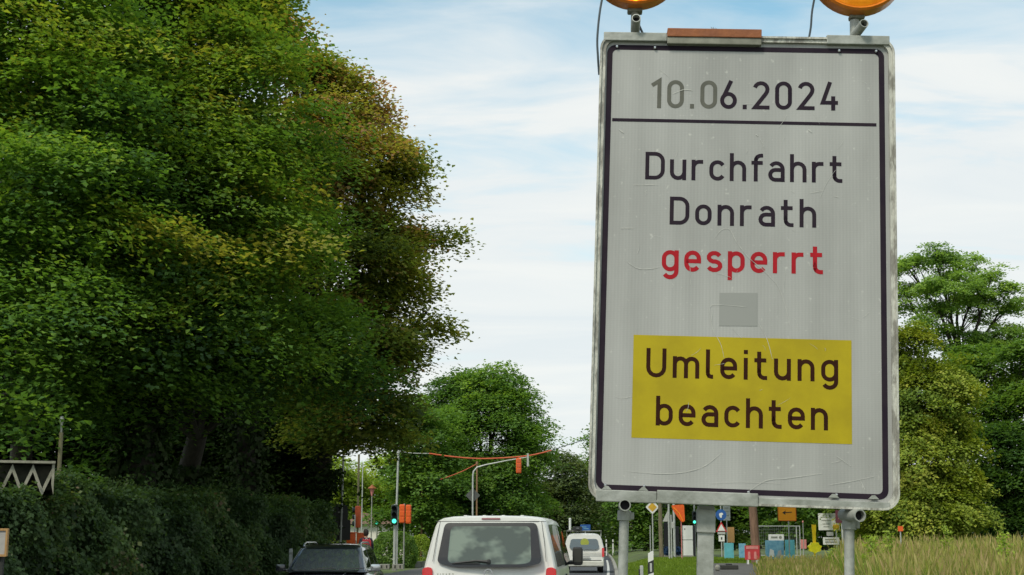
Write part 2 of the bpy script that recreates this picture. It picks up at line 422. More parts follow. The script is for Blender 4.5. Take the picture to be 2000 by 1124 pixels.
G = {}
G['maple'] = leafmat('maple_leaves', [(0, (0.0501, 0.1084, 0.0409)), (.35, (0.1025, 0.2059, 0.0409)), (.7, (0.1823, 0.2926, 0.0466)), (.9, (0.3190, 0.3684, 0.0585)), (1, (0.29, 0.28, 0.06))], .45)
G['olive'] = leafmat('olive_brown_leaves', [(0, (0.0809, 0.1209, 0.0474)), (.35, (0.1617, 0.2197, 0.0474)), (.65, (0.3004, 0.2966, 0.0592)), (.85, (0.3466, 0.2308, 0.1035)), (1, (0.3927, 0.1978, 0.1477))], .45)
G['dark'] = leafmat('shade_dark_leaves', [(0, (0.0096, 0.0224, 0.0072)), (.5, (0.0176, 0.0368, 0.0086)), (1, (0.0360, 0.0600, 0.0115))], .2)  # kept near black: deep canopy shade is put into the leaf colour
G['hedge'] = leafmat('hedge_leaves', [(0, (0.0342, 0.0650, 0.0324)), (.5, (0.0641, 0.1177, 0.0436)), (.85, (0.1067, 0.1727, 0.0548)), (1, (0.1921, 0.1419, 0.0955))], .45)
G['mid'] = leafmat('mid_green_leaves', [(0, (0.0587, 0.1267, 0.0352)), (.5, (0.1274, 0.2328, 0.0501)), (1, (0.2351, 0.3540, 0.0652))], .45)
G['bright'] = leafmat('yellow_green_leaves', [(0, (0.1443, 0.2350, 0.0421)), (.5, (0.2679, 0.3723, 0.0579)), (1, (0.4327, 0.5094, 0.0922))], .45)
G['linden'] = leafmat('linden_leaves', [(0, (0.1009, 0.1743, 0.0329)), (.5, (0.2381, 0.3048, 0.0423)), (1, (0.4397, 0.4357, 0.0703))], .33)
G['robinia'] = leafmat('robinia_leaves', [(0, (0.1308, 0.2346, 0.0816)), (.5, (0.2467, 0.3866, 0.1112)), (1, (0.4066, 0.5522, 0.1672))], .45)
G['far'] = leafmat('far_haze_leaves', [(0, (0.0628, 0.0971, 0.0523)), (.5, (0.1178, 0.1643, 0.0703)), (1, (0.1885, 0.2241, 0.1005))], .45)  # greyed tones put distance haze into the leaf colour
G['grass'] = leafmat('meadow_grass_blades', [(0, (.10, .165, .022)), (.45, (.165, .235, .035)), (.75, (.25, .28, .055)), (.9, (.31, .27, .10)), (1, (.34, .25, .13))], .35)
G['lawn'] = leafmat('lawn_blades', [(0, (0.1045, 0.1710, 0.0171)), (.6, (0.1615, 0.2470, 0.0256)), (1, (0.2470, 0.2850, 0.0513))], .35)

# ------------------------------------------------------------ ground, road, path
def ground():
    xs = np.concatenate([np.linspace(-400, -30, 12), np.linspace(-26, -12, 6), np.linspace(-11, 32, 130), np.linspace(36, 60, 8), np.linspace(80, 500, 12)])
    ys = np.concatenate([np.linspace(-60, 0, 8), np.linspace(2, 130, 120), np.linspace(136, 300, 20), np.linspace(340, 1200, 12)])
    mb = MB()
    mb.grid([[(float(x), float(y), gz(float(x), float(y)) - (.03 if road_l(y) - .5 < x < road_r(y) + .3 else 0)) for x in xs] for y in ys])
    o = mb.build('ground', M['soil'], smooth_=True, kind='structure')
    def strip(name, f0, f1, z, m, y0=-40, y1=300, st=2.0):
        mb = MB(); ys = np.arange(y0, y1, st)
        mb.grid([[(float(f0(y)), float(y), z), (float(f1(y)), float(y), z)] for y in ys])
        return mb.build(name, m, kind='structure')
    strip('road', road_l, road_r, 0.0, M['asphalt'])
    # kerbs: real steps
    for f, s in ((road_l, -1), (road_r, 1)):
        mb = MB(); rows = []
        for y in np.arange(-40, 300, 2.0):
            e = f(y); rows.append([(e, y, -.02), (e + .01 * s, y, .12), (e + .16 * s, y, .13), (e + .16 * s, y, -.05)])
        mb.grid(rows); mb.build('kerb', M['kerb'], kind='structure')
    strip('pavement', lambda y: road_l(y) - 2.4, lambda y: road_l(y) - .16, .115, M['asphalt_path'])
    # markings
    mb = MB()
    for k in range(0, 34):
        y0 = -20 + k * 9
        mb.grid([[(lane(y) - 1.86, y, .004), (lane(y) - 1.74, y, .004)] for y in (y0, y0 + 1.5, y0 + 3.0)])
    mb.build('centre_line', M['line'], kind='structure')
    mb = MB()
    mb.grid([[(road_r(y) - .34, y, .004), (road_r(y) - .22, y, .004)] for y in np.arange(-40, 100, 2.0)])
    mb.build('edge_line', M['line'], kind='structure')
    # asphalt path across the verge on the right
    mb = MB(); rows = []
    for t in np.linspace(0, 1, 26):
        y = 30 + 34 * t
        xc = P(1438, 1110, 47).x + (y - 47) * .150
        rows.append([(xc - .85, y, gz(xc - .85, y) + .012), (xc, y, gz(xc, y) + .02), (xc + .85, y, gz(xc + .85, y) + .012)])
    mb.grid(rows); mb.build('path', M['asphalt_path'], kind='structure')
ground()

# ------------------------------------------------------------ vegetation
def quads_obj(name, V, tint, material, parent=None, kind=None, per=4):
    """V: (n, per, 3) separate leaf faces"""
    n = V.shape[0]
    me = bpy.data.meshes.new(name)
    me.vertices.add(n * per); me.vertices.foreach_set('co', V.reshape(-1).astype(np.float32))
    me.loops.add(n * per); me.loops.foreach_set('vertex_index', np.arange(n * per, dtype=np.int32))
    me.polygons.add(n); me.polygons.foreach_set('loop_start', np.arange(0, n * per, per, dtype=np.int32))
    me.update(calc_edges=True)
    at = me.attributes.new('tint', 'FLOAT', 'POINT')
    at.data.foreach_set('value', np.repeat(np.clip(tint, 0, 1), per).astype(np.float32))
    me.materials.append(material)
    o = bpy.data.objects.new(name, me); C.objects.link(o)
    if parent is not None: o.parent = parent
    if kind: o['kind'] = kind
    return o

def nrm(a): return a / np.maximum(np.linalg.norm(a, axis=-1, keepdims=True), 1e-9)

def leaf_faces(c, up, size, tilt=.55, aspect=.78):
    """rhombic leaves round centres c with normals near up"""
    n = len(c)
    nn = nrm(up + rng.normal(0, tilt, (n, 3)))
    a = nrm(np.cross(nn, rng.normal(0, 1, (n, 3))))
    b = np.cross(nn, a)
    s = (size * rng.uniform(.5, 1.35, n))[:, None]
    droop = nn * s * .18
    return np.stack([c - a * s * .5 - droop, c + b * s * aspect * .5 + a * s * .05, c + a * s * .5 - droop, c - b * s * aspect * .5 + a * s * .05], 1)

def crown(lobes, ncl, per, clr, leaf, flat=.20, inner=.22, tint0=.45, tsp=.22, tilt=.27, droop=.35, up=.80, ztint=0.0, pad=9, padr=1.35):
    L = np.array(lobes, float)
    w = (L[:, 3] * L[:, 4] + L[:, 3] * L[:, 5] + L[:, 4] * L[:, 5]); w /= w.sum()
    pts = []; dirs = []
    want = ncl
    while want > 0:
        k = rng.choice(len(L), want * 2, p=w)
        d = nrm(rng.normal(0, 1, (len(k), 3)))
        inn = rng.random(len(k)) < inner
        r = np.where(inn, rng.uniform(.35, .8, len(k)), 1 - np.abs(rng.normal(0, .09, len(k))))
        c = L[k, :3] + d * r[:, None] * L[k, 3:6]
        # drop those buried in other lobes (mostly)
        q = np.linalg.norm((c[:, None] - L[None, :, :3]) / L[None, :, 3:6], axis=2)
        q[np.arange(len(k)), k] = 9
        keep = (q.min(1) > .72) | (rng.random(len(k)) < .18)
        c = c[keep][:want]; dd = d[keep][:want]
        pts.append(c); dirs.append(dd); want -= len(c)
    c = np.concatenate(pts); d = np.concatenate(dirs)
    n = len(c)
    # gather most clumps into flattened boughs with gaps between them
    ns_ = max(6, n // pad); sid = rng.integers(0, ns_, n)
    near = np.argmin(((c[:, None, :] - c[None, :ns_, :]) ** 2).sum(2) + rng.random((n, ns_)) * (clr * 2) ** 2, 1) if n < 1500 else sid
    move = rng.random(n) > inner * .9
    off = rng.normal(0, 1, (n, 3)) * np.array([1, 1, .30]) * clr * padr * .55
    tgt = c[near] + off; tgt[:, 2] -= .22 * (off[:, 0] ** 2 + off[:, 1] ** 2) / clr
    wgt = rng.uniform(.6, .95, n)[:, None]
    c = np.where(move[:, None], c * (1 - wgt) + tgt * wgt, c)
    padtint = rng.normal(0, .6, ns_)[near]
    R_ = clr * rng.uniform(.55, 1.35, n)
    nl = np.maximum(6, (per * (R_ / clr) ** 2 * rng.uniform(.6, 1.3, n)).astype(int))
    idx = np.repeat(np.arange(n), nl); m = len(idx)
    upv = nrm(np.array([0, 0, 1.0]) * up + d * (1 - up) + rng.normal(0, .12, (n, 3)))
    t1 = nrm(np.cross(upv, d + 1e-3)); t2 = np.cross(upv, t1)
    rad = np.sqrt(rng.random(m)); an = rng.uniform(0, 2 * PI, m)
    # irregular clump outline
    ph = rng.uniform(0, 2 * PI, n)[idx]
    rr = R_[idx] * rad * (1 + .28 * np.sin(3 * an + ph) + .15 * np.sin(7 * an + 2 * ph))
    pos = c[idx] + t1[idx] * (rr * np.cos(an))[:, None] + t2[idx] * (rr * np.sin(an))[:, None]
    pos += upv[idx] * ((rng.normal(0, 1, m) * flat * R_[idx] * .6) - droop * R_[idx] * rad ** 2)[:, None]
    V = leaf_faces(pos, upv[idx], leaf, tilt)
    # slow hue drift over the crown plus clump and leaf variation
    lf = .5 * np.sin(c[:, 0] * .9 + 1.3 * np.sin(c[:, 2] * .7)) + .5 * np.sin(c[:, 2] * 1.1 + c[:, 1] * .8)
    tc_ = tint0 + tsp * (.45 * lf + padtint + rng.normal(0, .40, n))
    tc_ = tc_ + ztint * (c[:, 2] - c[:, 2].mean()) / (np.ptp(c[:, 2]) + .01)  # higher clumps get lighter tint: sunlit tops painted in, reddish on the olive tree
    tint = tc_[idx] + rng.normal(0, .10, m)
    return V, tint, c

def limb_mesh(base, lobes, pts, r0, fork, twigs=5, bend=.3):
    mb = MB()
    base = Vector(base)
    cen = Vector(np.mean([l[:3] for l in lobes], 0))
    top = Vector((base.x * .35 + cen.x * .65, base.y * .4 + cen.y * .6, fork))
    mid = (base + top) / 2 + Vector((random.uniform(-bend, bend), random.uniform(-bend, bend), 0)) * .5
    mb.tube([base - Vector((0, 0, .3)), base + Vector((0, 0, .25)), mid, top], [r0 * 1.45, r0 * 1.05, r0 * .88, r0 * .7], n=10)
    pts = np.asarray(pts)
    for l in lobes:
        e = Vector(l[:3])
        a = top.copy(); 
        m1 = a.lerp(e, .45) + Vector((random.uniform(-bend, bend), random.uniform(-bend, bend), random.uniform(0, bend)))
        L_ = (e - a).length
        rl = r0 * .42
        mb.tube([a - (top - base).normalized() * .1, m1, e], [rl, rl * .62, rl * .3], n=7)
        q = np.linalg.norm((pts - np.array(l[:3])) / np.array(l[3:6]), axis=1)
        cand = np.where(q < 1.1)[0]
        if len(cand):
            for t in rng.choice(cand, min(twigs, len(cand)), replace=False):
                s = m1.lerp(e, random.uniform(.0, 1)); g = Vector(pts[t])
                mm = s.lerp(g, .5) + Vector((random.uniform(-.2, .2), random.uniform(-.2, .2), random.uniform(-.05, .25)))
                mb.tube([s, mm, g], [rl * .28, rl * .17, rl * .05], n=5, caps=False)
    return mb

def tree(name, label, base, lobes, foliage, bark, ncl=500, per=90, clr=.75, leaf=.13, r0=.25, fork=3.0, twigs=6, group=None, kind_cat='tree', ivy=0, **kw):
    """lobes in world coordinates; made local to the base"""
    b = Vector(base)
    t = thing(name, label, kind_cat, b, 0, group)
    ll = [(l[0] - b.x, l[1] - b.y, l[2] - b.z, l[3], l[4], l[5]) for l in lobes]
    V, ti, c = crown(ll, ncl, per, clr, leaf, **kw)
    quads_obj('crown', V, ti, foliage, t)
    lm = limb_mesh((0, 0, 0), ll, c, r0, fork, twigs); lm.build('trunk', bark, t, smooth_=True)
    if ivy:
        # ivy climbing the bole: leaves round the first trunk segment's own rings
        vv = np.array(lm.v[:40]).reshape(4, 10, 3); cc = vv.mean(1)
        f = rng.uniform(0, 2.6, ivy); i0 = np.minimum(f.astype(int), 2); fr = (f - i0)[:, None]
        p = cc[i0] * (1 - fr) + cc[np.minimum(i0 + 1, 3)] * fr
        a = rng.uniform(0, 2 * PI, ivy); d = np.stack([np.cos(a), np.sin(a), np.full(ivy, .3)], 1)
        pos = p + d * (r0 * 1.15 + np.abs(rng.normal(0, .22, ivy)))[:, None] * np.array([1, 1, .3])
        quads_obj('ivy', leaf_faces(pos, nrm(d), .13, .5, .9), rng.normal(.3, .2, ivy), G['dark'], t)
    return t

def lob(px, py, rx, ry, Y, dy=0, dr=None):
    s = SC(Y); p = P(px, py, Y)
    return (p.x, Y + dy, p.z, rx / s, dr if dr else rx / s * .9, ry / s)

# --- left group: big broadleaf trees behind the hedge
A = [lob(60, 60, 270, 190, 27), lob(-120, 330, 240, 240, 27, 1), lob(110, 330, 230, 190, 27, -1), lob(40, 560, 210, 150, 26, -1.5),
     lob(210, 540, 170, 130, 27, -.5), lob(-40, 740, 150, 100, 25.5, -1), lob(180, 180, 180, 160, 28, 1), lob(20, -180, 260, 170, 28, .5), lob(60, 790, 75, 55, 25, -2)]
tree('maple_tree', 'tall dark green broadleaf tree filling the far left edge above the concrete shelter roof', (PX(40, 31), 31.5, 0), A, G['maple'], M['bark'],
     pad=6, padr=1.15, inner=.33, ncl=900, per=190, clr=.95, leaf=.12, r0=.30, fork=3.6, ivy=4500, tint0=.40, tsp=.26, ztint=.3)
B = [lob(360, 60, 180, 160, 31), lob(470, 210, 150, 150, 31, -1), lob(330, 330, 170, 150, 30, -1.5), lob(480, 430, 150, 150, 31, -1.5),
     lob(350, 560, 170, 130, 30, -2), lob(500, 610, 120, 120, 31, -1.5), lob(330, 700, 150, 90, 30, -2), lob(470, 720, 130, 75, 31, -1), lob(560, 330, 110, 110, 32), lob(240, 770, 120, 65, 30, -1), lob(620, 640, 80, 90, 32), lob(400, -120, 180, 130, 32), lob(650, 730, 70, 60, 32)]
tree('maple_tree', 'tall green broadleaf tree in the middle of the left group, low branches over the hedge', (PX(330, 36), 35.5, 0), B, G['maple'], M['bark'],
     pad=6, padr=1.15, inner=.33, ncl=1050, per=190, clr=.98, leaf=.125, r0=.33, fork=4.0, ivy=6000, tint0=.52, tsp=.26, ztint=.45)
D = [lob(520, 70, 70, 90, 40), lob(575, 60, 38, 52, 40, 0), lob(600, 190, 85, 75, 40, -1), lob(650, 150, 60, 48, 40, 0), lob(712, 185, 48, 52, 40, 1), lob(682, 300, 100, 90, 40, -1), lob(776, 300, 52, 48, 40),
     lob(610, 360, 100, 110, 40, -2), lob(741, 400, 85, 80, 40), lob(826, 440, 42, 34, 40, 1), lob(712, 500, 110, 90, 40, -1), lob(811, 512, 40, 34, 40, 1), lob(756, 570, 68, 62, 40), lob(836, 615, 34, 26, 40, -.5),
     lob(712, 660, 110, 80, 40, -1), lob(776, 690, 40, 36, 40), lob(640, 780, 110, 75, 40), lob(746, 790, 60, 70, 41), lob(560, 520, 90, 100, 40, 1), lob(682, 821, 100, 48, 41)]
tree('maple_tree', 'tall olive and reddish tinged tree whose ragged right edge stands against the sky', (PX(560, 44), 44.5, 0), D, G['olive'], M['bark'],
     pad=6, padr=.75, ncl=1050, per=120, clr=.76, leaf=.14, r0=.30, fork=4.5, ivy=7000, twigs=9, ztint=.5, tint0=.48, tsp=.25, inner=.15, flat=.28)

# --- dark wood behind and under them: individual trees and ivy clad trunks
def dark_tree(px, Y, py_top, py_bot, w, label, fol='dark', ncl=330, per=70, name='broadleaf_tree', leaf=.2):
    s = SC(Y); h = (py_bot - py_top) / 2
    L = []
    for k in range(7):
        a = k / 7 * 2 * PI
        L.append(lob(px + w * .45 * math.cos(a) * random.uniform(.6, 1.1), (py_top + py_bot) / 2 + h * .5 * math.sin(a), w * .55, h * .52, Y, random.uniform(-1.5, 1.5)))
    L.append(lob(px, (py_top + py_bot) / 2, w * .6, h * .6, Y))
    return tree(name, label, (PX(px, Y), Y, gz(PX(px, Y), Y)), L, G[fol], M['bark'], ncl=ncl, per=per, clr=1.0, leaf=leaf, r0=.25, fork=2.2, twigs=3, tint0=.4, tsp=.25)
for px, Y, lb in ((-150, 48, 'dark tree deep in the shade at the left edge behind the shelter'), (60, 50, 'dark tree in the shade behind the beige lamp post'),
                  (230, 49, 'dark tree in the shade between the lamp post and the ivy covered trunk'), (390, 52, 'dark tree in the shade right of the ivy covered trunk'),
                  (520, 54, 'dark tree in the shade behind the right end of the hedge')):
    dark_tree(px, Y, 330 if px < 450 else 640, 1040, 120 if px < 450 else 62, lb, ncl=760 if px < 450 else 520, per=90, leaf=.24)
dark_tree(505, 43, 690, 1000, 78, 'shade-dark coloured ivy thicket round the right hand trunks where the hedge ends', ncl=520, per=85, leaf=.17, name='ivy_thicket')
dark_tree(395, 44, 740, 1000, 70, 'thicket coloured dark as deep shade above the middle of the hedge', ncl=420, per=85, leaf=.17, name='ivy_thicket')
def ivy_trunk(px, Y, r, h, label, lean=0.0):
    b = Vector((PX(px, Y), Y, 0)); t = thing('ivy_covered_trunk', label, 'tree trunk', b)
    pts = [Vector((lean * k / 6 * h, .1 * math.sin(k), k / 6 * h)) for k in range(7)]
    MB().tube([p - Vector((0, 0, .2)) for p in pts], [r * (1.2 - .08 * k) for k in range(7)], n=10).build('trunk', M['bark'], t, smooth_=True)
    n = 5200; z = rng.uniform(0, h, n); a = rng.uniform(0, 2 * PI, n); rad = r * 1.25 + np.abs(rng.normal(0, .16, n)) + .1 * np.sin(z * 3)
    d = np.stack([np.cos(a), np.sin(a), np.full(n, .35)], 1)
    c = np.stack([lean * z + np.cos(a) * rad, np.sin(a) * rad, z], 1)
    quads_obj('ivy', leaf_faces(c, nrm(d), .13, .5, .9), rng.normal(.35, .2, n), G['dark'], t)
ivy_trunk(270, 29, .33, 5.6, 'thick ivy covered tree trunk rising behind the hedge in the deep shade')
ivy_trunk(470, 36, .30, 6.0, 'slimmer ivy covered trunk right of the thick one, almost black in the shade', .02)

# --- hedge
def hedge():
    t = thing('hedge', 'long dark green clipped hedge running behind the pavement on the left', 'hedge', (0, 0, 0))
    n = 130000
    y = rng.uniform(12, 40, n)
    hl = -8.55 + .085 * y                     # front foot line
    top = 2.30 + .16 * np.sin(y * .9) + .10 * np.sin(y * 2.3 + 1) + .05 * np.sin(y * 6.1) + np.where(y > 25, .06, 0) - .25 * np.clip((y - 38) / 3, 0, 1)
    k = rng.random(n)
    z = np.where(k < .68, rng.uniform(.05, 1, n) ** .9 * top, top + rng.normal(0, .07, n))
    bulge = .26 * np.sin(y * 1.7 + np.sin(z * 2) * 1.4) + .18 * np.sin(y * 4.3 + z * 3) + .13 * np.sin(y * 8.3 - z * 5 + 2 * np.sin(y * 1.1))
    x = np.where(k < .68, hl + bulge - .15 * (z / 2.3) + rng.normal(0, .07, n), hl - rng.uniform(0, 1.6, n) + bulge)
    c = np.stack([x, y, z], 1)
    up = np.where((k < .68)[:, None], np.array([[.8, -.25, .55]]), np.array([[0., 0, 1]]))
    V = leaf_faces(c, up, .078, .4, .8)
    ti = .45 + .22 * np.sin(y * .8 + z * 1.7) + .16 * np.sin(y * 3.3 - z * 4) + rng.normal(0, .13, n)
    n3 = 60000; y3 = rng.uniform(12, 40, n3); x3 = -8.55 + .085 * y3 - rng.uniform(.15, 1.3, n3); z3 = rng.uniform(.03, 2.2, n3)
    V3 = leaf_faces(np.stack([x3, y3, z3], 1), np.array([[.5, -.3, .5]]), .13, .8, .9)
    # stray shoots above the clipped top
    m = 500; sy = rng.uniform(12, 41, m); sx = -8.75 + .085 * sy - rng.uniform(0, .8, m); hs = rng.uniform(.1, .45, m)
    j = np.repeat(np.arange(m), 12); f = rng.uniform(0, 1, len(j))
    sc_ = np.stack([sx[j] + rng.normal(0, .05, len(j)), sy[j] + rng.normal(0, .05, len(j)), 2.32 + f * hs[j]], 1)
    V2 = leaf_faces(sc_, np.array([[0, -.3, 1.]]), .08, .7, .5)
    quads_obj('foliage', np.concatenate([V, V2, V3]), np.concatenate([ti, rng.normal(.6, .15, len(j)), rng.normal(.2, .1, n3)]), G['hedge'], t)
    mb = MB()
    for yy in np.arange(12.5, 41, .8):
        xx = -9.2 + .085 * yy
        mb.tube([(xx, yy, -.1), (xx + .1, yy + .1, 1.0), (xx - .1, yy, 2.0)], [.05, .035, .015], n=6)
    mb.build('stems', M['bark'], t)
hedge()
def rhedge(name, label, px, py, rx, ry, Y, fol, n=16000, leaf=.1, cat='bush'):
    p = P(px, py, Y); s = SC(Y); t = thing(name, label, cat, (p.x, Y, gz(p.x, Y)))
    hz = p.z - gz(p.x, Y)
    d = nrm(rng.normal(0, 1, (n, 3))); q = np.abs(d) ** .75 * np.sign(d)
    r = 1 - np.abs(rng.normal(0, .06, n)) + .05 * np.sin(d[:, 0] * 9) * np.cos(d[:, 2] * 8)
    c = q * r[:, None] * np.array([rx / s, rx / s * .8, max(ry / s, hz)]) + np.array([0, 0, hz * .95])
    c = c[c[:, 2] > 0]; d = d[:len(c)]
    quads_obj('foliage', leaf_faces(c, nrm(c - np.array([0, 0, hz])) * .6 + np.array([0, 0, .5]), leaf, .5), .45 + rng.normal(0, .2, len(c)), G[fol], t)
    MB().tube([(0, 0, -.1), (.05, 0, hz)], [.06, .03], n=6).build('stem', M['bark'], t)
    return t
rhedge('bush', 'rounded clipped green bush behind the green traffic light pole', 772, 1080, 42, 42, 74, 'mid')
rhedge('bush', 'light green bush at the rear left side of the white van', 822, 1085, 20, 40, 84, 'bright', 7000)

# --- yellow green trees seen below the left canopy
tree('broadleaf_tree', 'sunlit yellow green tree seen under the left canopy behind the dark sign backs', (PX(640, 112), 112, 0),
     [lob(620, 930, 60, 50, 110), lob(650, 990, 60, 45, 110), lob(600, 1000, 50, 45, 108), lob(680, 940, 50, 45, 112)], G['bright'], M['bark'], ncl=420, per=60, clr=1.1, leaf=.24, fork=3)
tree('broadleaf_tree', 'sunlit yellow green tree between the street lantern and the green signal light', (PX(745, 118), 118, 0),
     [lob(730, 950, 55, 45, 116), lob(770, 930, 60, 50, 118), lob(760, 990, 60, 40, 116), lob(810, 950, 50, 55, 118)], G['bright'], M['bark'], ncl=460, per=60, clr=1.1, leaf=.24, fork=3)
tree('broadleaf_tree', 'olive green tree at the right foot of the left group above the round bush', (PX(815, 88), 88, 0),
     [lob(800, 830, 60, 60, 86), lob(850, 850, 55, 60, 88), lob(830, 930, 70, 50, 86), lob(800, 990, 60, 35, 88), lob(850, 1000, 50, 35, 86)], G['mid'], M['bark'], ncl=480, per=70, clr=.95, leaf=.21, fork=3, tint0=.35)
# --- big tree in the middle
tree('broadleaf_tree', 'large round crowned green tree in the middle behind the orange cable sleeve', (PX(960, 96), 96, 0),
     [lob(960, 765, 65, 52, 94), lob(890, 790, 62, 60, 95), lob(1015, 810, 38, 52, 95), lob(860, 850, 40, 60, 94), lob(960, 850, 90, 80, 93), lob(1030, 870, 36, 44, 96), lob(920, 930, 90, 60, 92),
      lob(1010, 950, 55, 70, 94), lob(880, 990, 60, 45, 93), lob(960, 1000, 80, 40, 92), lob(905, 742, 36, 26, 95), lob(985, 735, 34, 24, 94)],
     G['mid'], M['bark'], pad=6, padr=1.1, ncl=1350, per=105, clr=1.05, leaf=.20, r0=.35, fork=4, tint0=.40, tsp=.3)
tree('broadleaf_tree', 'greyish olive tree just right of the large round crowned one', (PX(1098, 122), 122, 0),
     [lob(1090, 920, 42, 42, 120), lob(1105, 985, 55, 50, 120), lob(1130, 940, 32, 40, 121), lob(1080, 1030, 40, 30, 120)], G['far'], M['bark'], ncl=420, per=60, clr=1.1, leaf=.26, fork=3, tint0=.5)
tree('broadleaf_tree', 'dark green tree half hidden by the left edge of the big sign', (PX(1172, 135), 135, 0),
     [lob(1165, 890, 36, 45, 134), lob(1150, 960, 40, 45, 134), lob(1200, 930, 60, 70, 134), lob(1210, 1010, 60, 45, 132)], G['mid'], M['bark'], ncl=380, per=60, clr=1.1, leaf=.27, fork=3, tint0=.25)
for i, (px, top, w, fol, lb) in enumerate(((1262, 900, 60, 'mid', 'green tree behind the yellow diamond sign'), (1345, 880, 55, 'mid', 'green tree behind the orange cover and the white cabinet'),
        (1430, 870, 60, 'mid', 'shaded green tree behind the blue round sign'), (1525, 860, 62, 'mid', 'shaded green tree behind the orange arrow sign'), (1610, 880, 60, 'mid', 'green tree behind the white notice boards'),
        (1700, 900, 60, 'mid', 'green tree behind the right leg of the big sign'))):
    dark_tree(px, 118 + 4 * (i % 3), top, 1062, w, lb, fol, ncl=330, per=60, leaf=.28)
# --- right group
tree('linden_tree', 'dense yellow green linden reaching down to the tall grass right of the big sign', (PX(1800, 61), 61, .3),
     [lob(1775, 680, 42, 62, 60), lob(1845, 770, 44, 75, 60, -.5), lob(1790, 790, 75, 75, 60), lob(1850, 880, 52, 70, 59.5), lob(1780, 900, 85, 80, 59.5), lob(1880, 970, 42, 55, 59), lob(1800, 990, 95, 55, 59), lob(1865, 1010, 48, 30, 59), lob(1720, 760, 60, 90, 61), lob(1700, 950, 60, 80, 61)],
     G['linden'], M['bark'], pad=5, padr=.9, ncl=1150, per=125, clr=.65, leaf=.14, r0=.22, fork=2.0, tint0=.42, tsp=.22, up=.6, droop=.45)
tree('robinia_tree', 'open crowned robinia with bare twisting limbs showing against the sky at the right', (PX(1878, 78), 78, .3),
     [lob(1825, 500, 46, 26, 76), lob(1885, 515, 50, 26, 77, 1), lob(1935, 548, 48, 28, 76), lob(1850, 560, 60, 30, 75), lob(1905, 590, 62, 28, 76, 1), lob(1965, 590, 34, 24, 77), lob(1835, 610, 44, 24, 75), lob(1945, 655, 60, 20, 77),
      lob(1775, 505, 26, 16, 76, 1), lob(1765, 575, 28, 36, 77), lob(1985, 650, 40, 24, 76), lob(1880, 660, 60, 24, 76), lob(1990, 700, 50, 30, 77)],
     G['robinia'], M['bark'], padr=1.6, ncl=900, per=60, clr=.50, leaf=.15, r0=.3, fork=10.5, twigs=9, tint0=.45, inner=.1, flat=.22)
tree('broadleaf_tree', 'fresh green tree at the right edge under the robinia crown', (PX(1940, 68), 68, .3),
     [lob(1920, 740, 55, 50, 67), lob(1985, 730, 60, 60, 67, -1), lob(1900, 700, 50, 30, 68), lob(1930, 810, 55, 55, 67), lob(2020, 800, 70, 90, 67, -1), lob(2060, 900, 80, 100, 66)],
     G['mid'], M['bark'], ncl=760, per=72, clr=.75, leaf=.18, fork=4.5, tint0=.55)
tree('broadleaf_tree', 'dark green tree low at the right edge behind the tall grass', (PX(1955, 66), 66, .3),
     [lob(1940, 880, 60, 55, 65), lob(1990, 940, 50, 60, 65), lob(1925, 950, 40, 60, 66), lob(1960, 1010, 60, 40, 65)],
     G['mid'], M['bark_red'], ncl=480, per=72, clr=.7, leaf=.17, fork=3, tint0=.12)
# --- distant wood line so that no bare horizon shows
lines = []
for i, px in enumerate(range(540, 2300, 88)):
    Y = 165 + 8 * math.sin(i * 2.1); s = SC(Y); cx = PX(px, Y)
    if i < 3:
        h = 9.5
        lb = [(cx + random.uniform(-2, 2), Y + random.uniform(-2, 2), z, 3.2, 3, 2.6) for z in (2.0, 4.0, 6.0)] + [(cx, Y, 4.5, 4, 3.5, 3.8)]
        t = tree('woodland_tree', 'tree', (cx, Y, 0), lb, G['far'], M['bark'], ncl=210, per=55, clr=1.4, leaf=.38, fork=2, twigs=2, group='distant trees closing the horizon')
        lines.append(t)
    else:
        t = copy_tree(lines[i % 3], None, (cx, Y, 0), random.uniform(0, 6))
        s_ = random.uniform(.85, 1.15); t.scale = (s_, s_, s_)
    t['label'] = 'distant tree in the wood line that closes the view behind the crossing'
    t['group'] = 'distant trees closing the horizon'

# --- single trunks standing between the far signs
def bare_trunk(px, Y, r, h, label, bark, lean=0, lobes=None):
    b = Vector((PX(px, Y), Y, 0)); b.z = gz(b.x, Y)
    L = [(b.x + lean * h + a, Y + c, b.z + h + d, 2.2, 2.2, 1.5) for a, c, d in ((0, 0, 1.0), (1.6, .4, .4), (-1.7, .3, .6), (.2, 1.3, 2.0))]
    t = thing('tree', label, 'tree', b)
    ll = [(l[0] - b.x, l[1] - b.y, l[2] - b.z, l[3], l[4], l[5]) for l in L]
    V, ti, c = crown(ll, 150, 60, .9, .22); quads_obj('crown', V, ti, G['mid'], t)
    mb = limb_mesh((lean * h, 0, h * .98), ll, c, r * .7, h + .6, 3)
    mb.tube([(0, 0, -.2), (0, 0, .3), (lean * h * .3, 0, h * .4), (lean * h, 0, h)], [r * 1.35, r, r * .9, r * .75], n=12)
    mb.build('trunk', bark, t, smooth_=True)
bare_trunk(1476, 64, .21, 6.6, 'reddish brown tree trunk behind the small red board under the big sign', M['bark_red'], -.050)
bare_trunk(1291, 82, .13, 6.8, 'slender pale tree trunk right of the yellow diamond sign', M['bark_pale'], -.01)

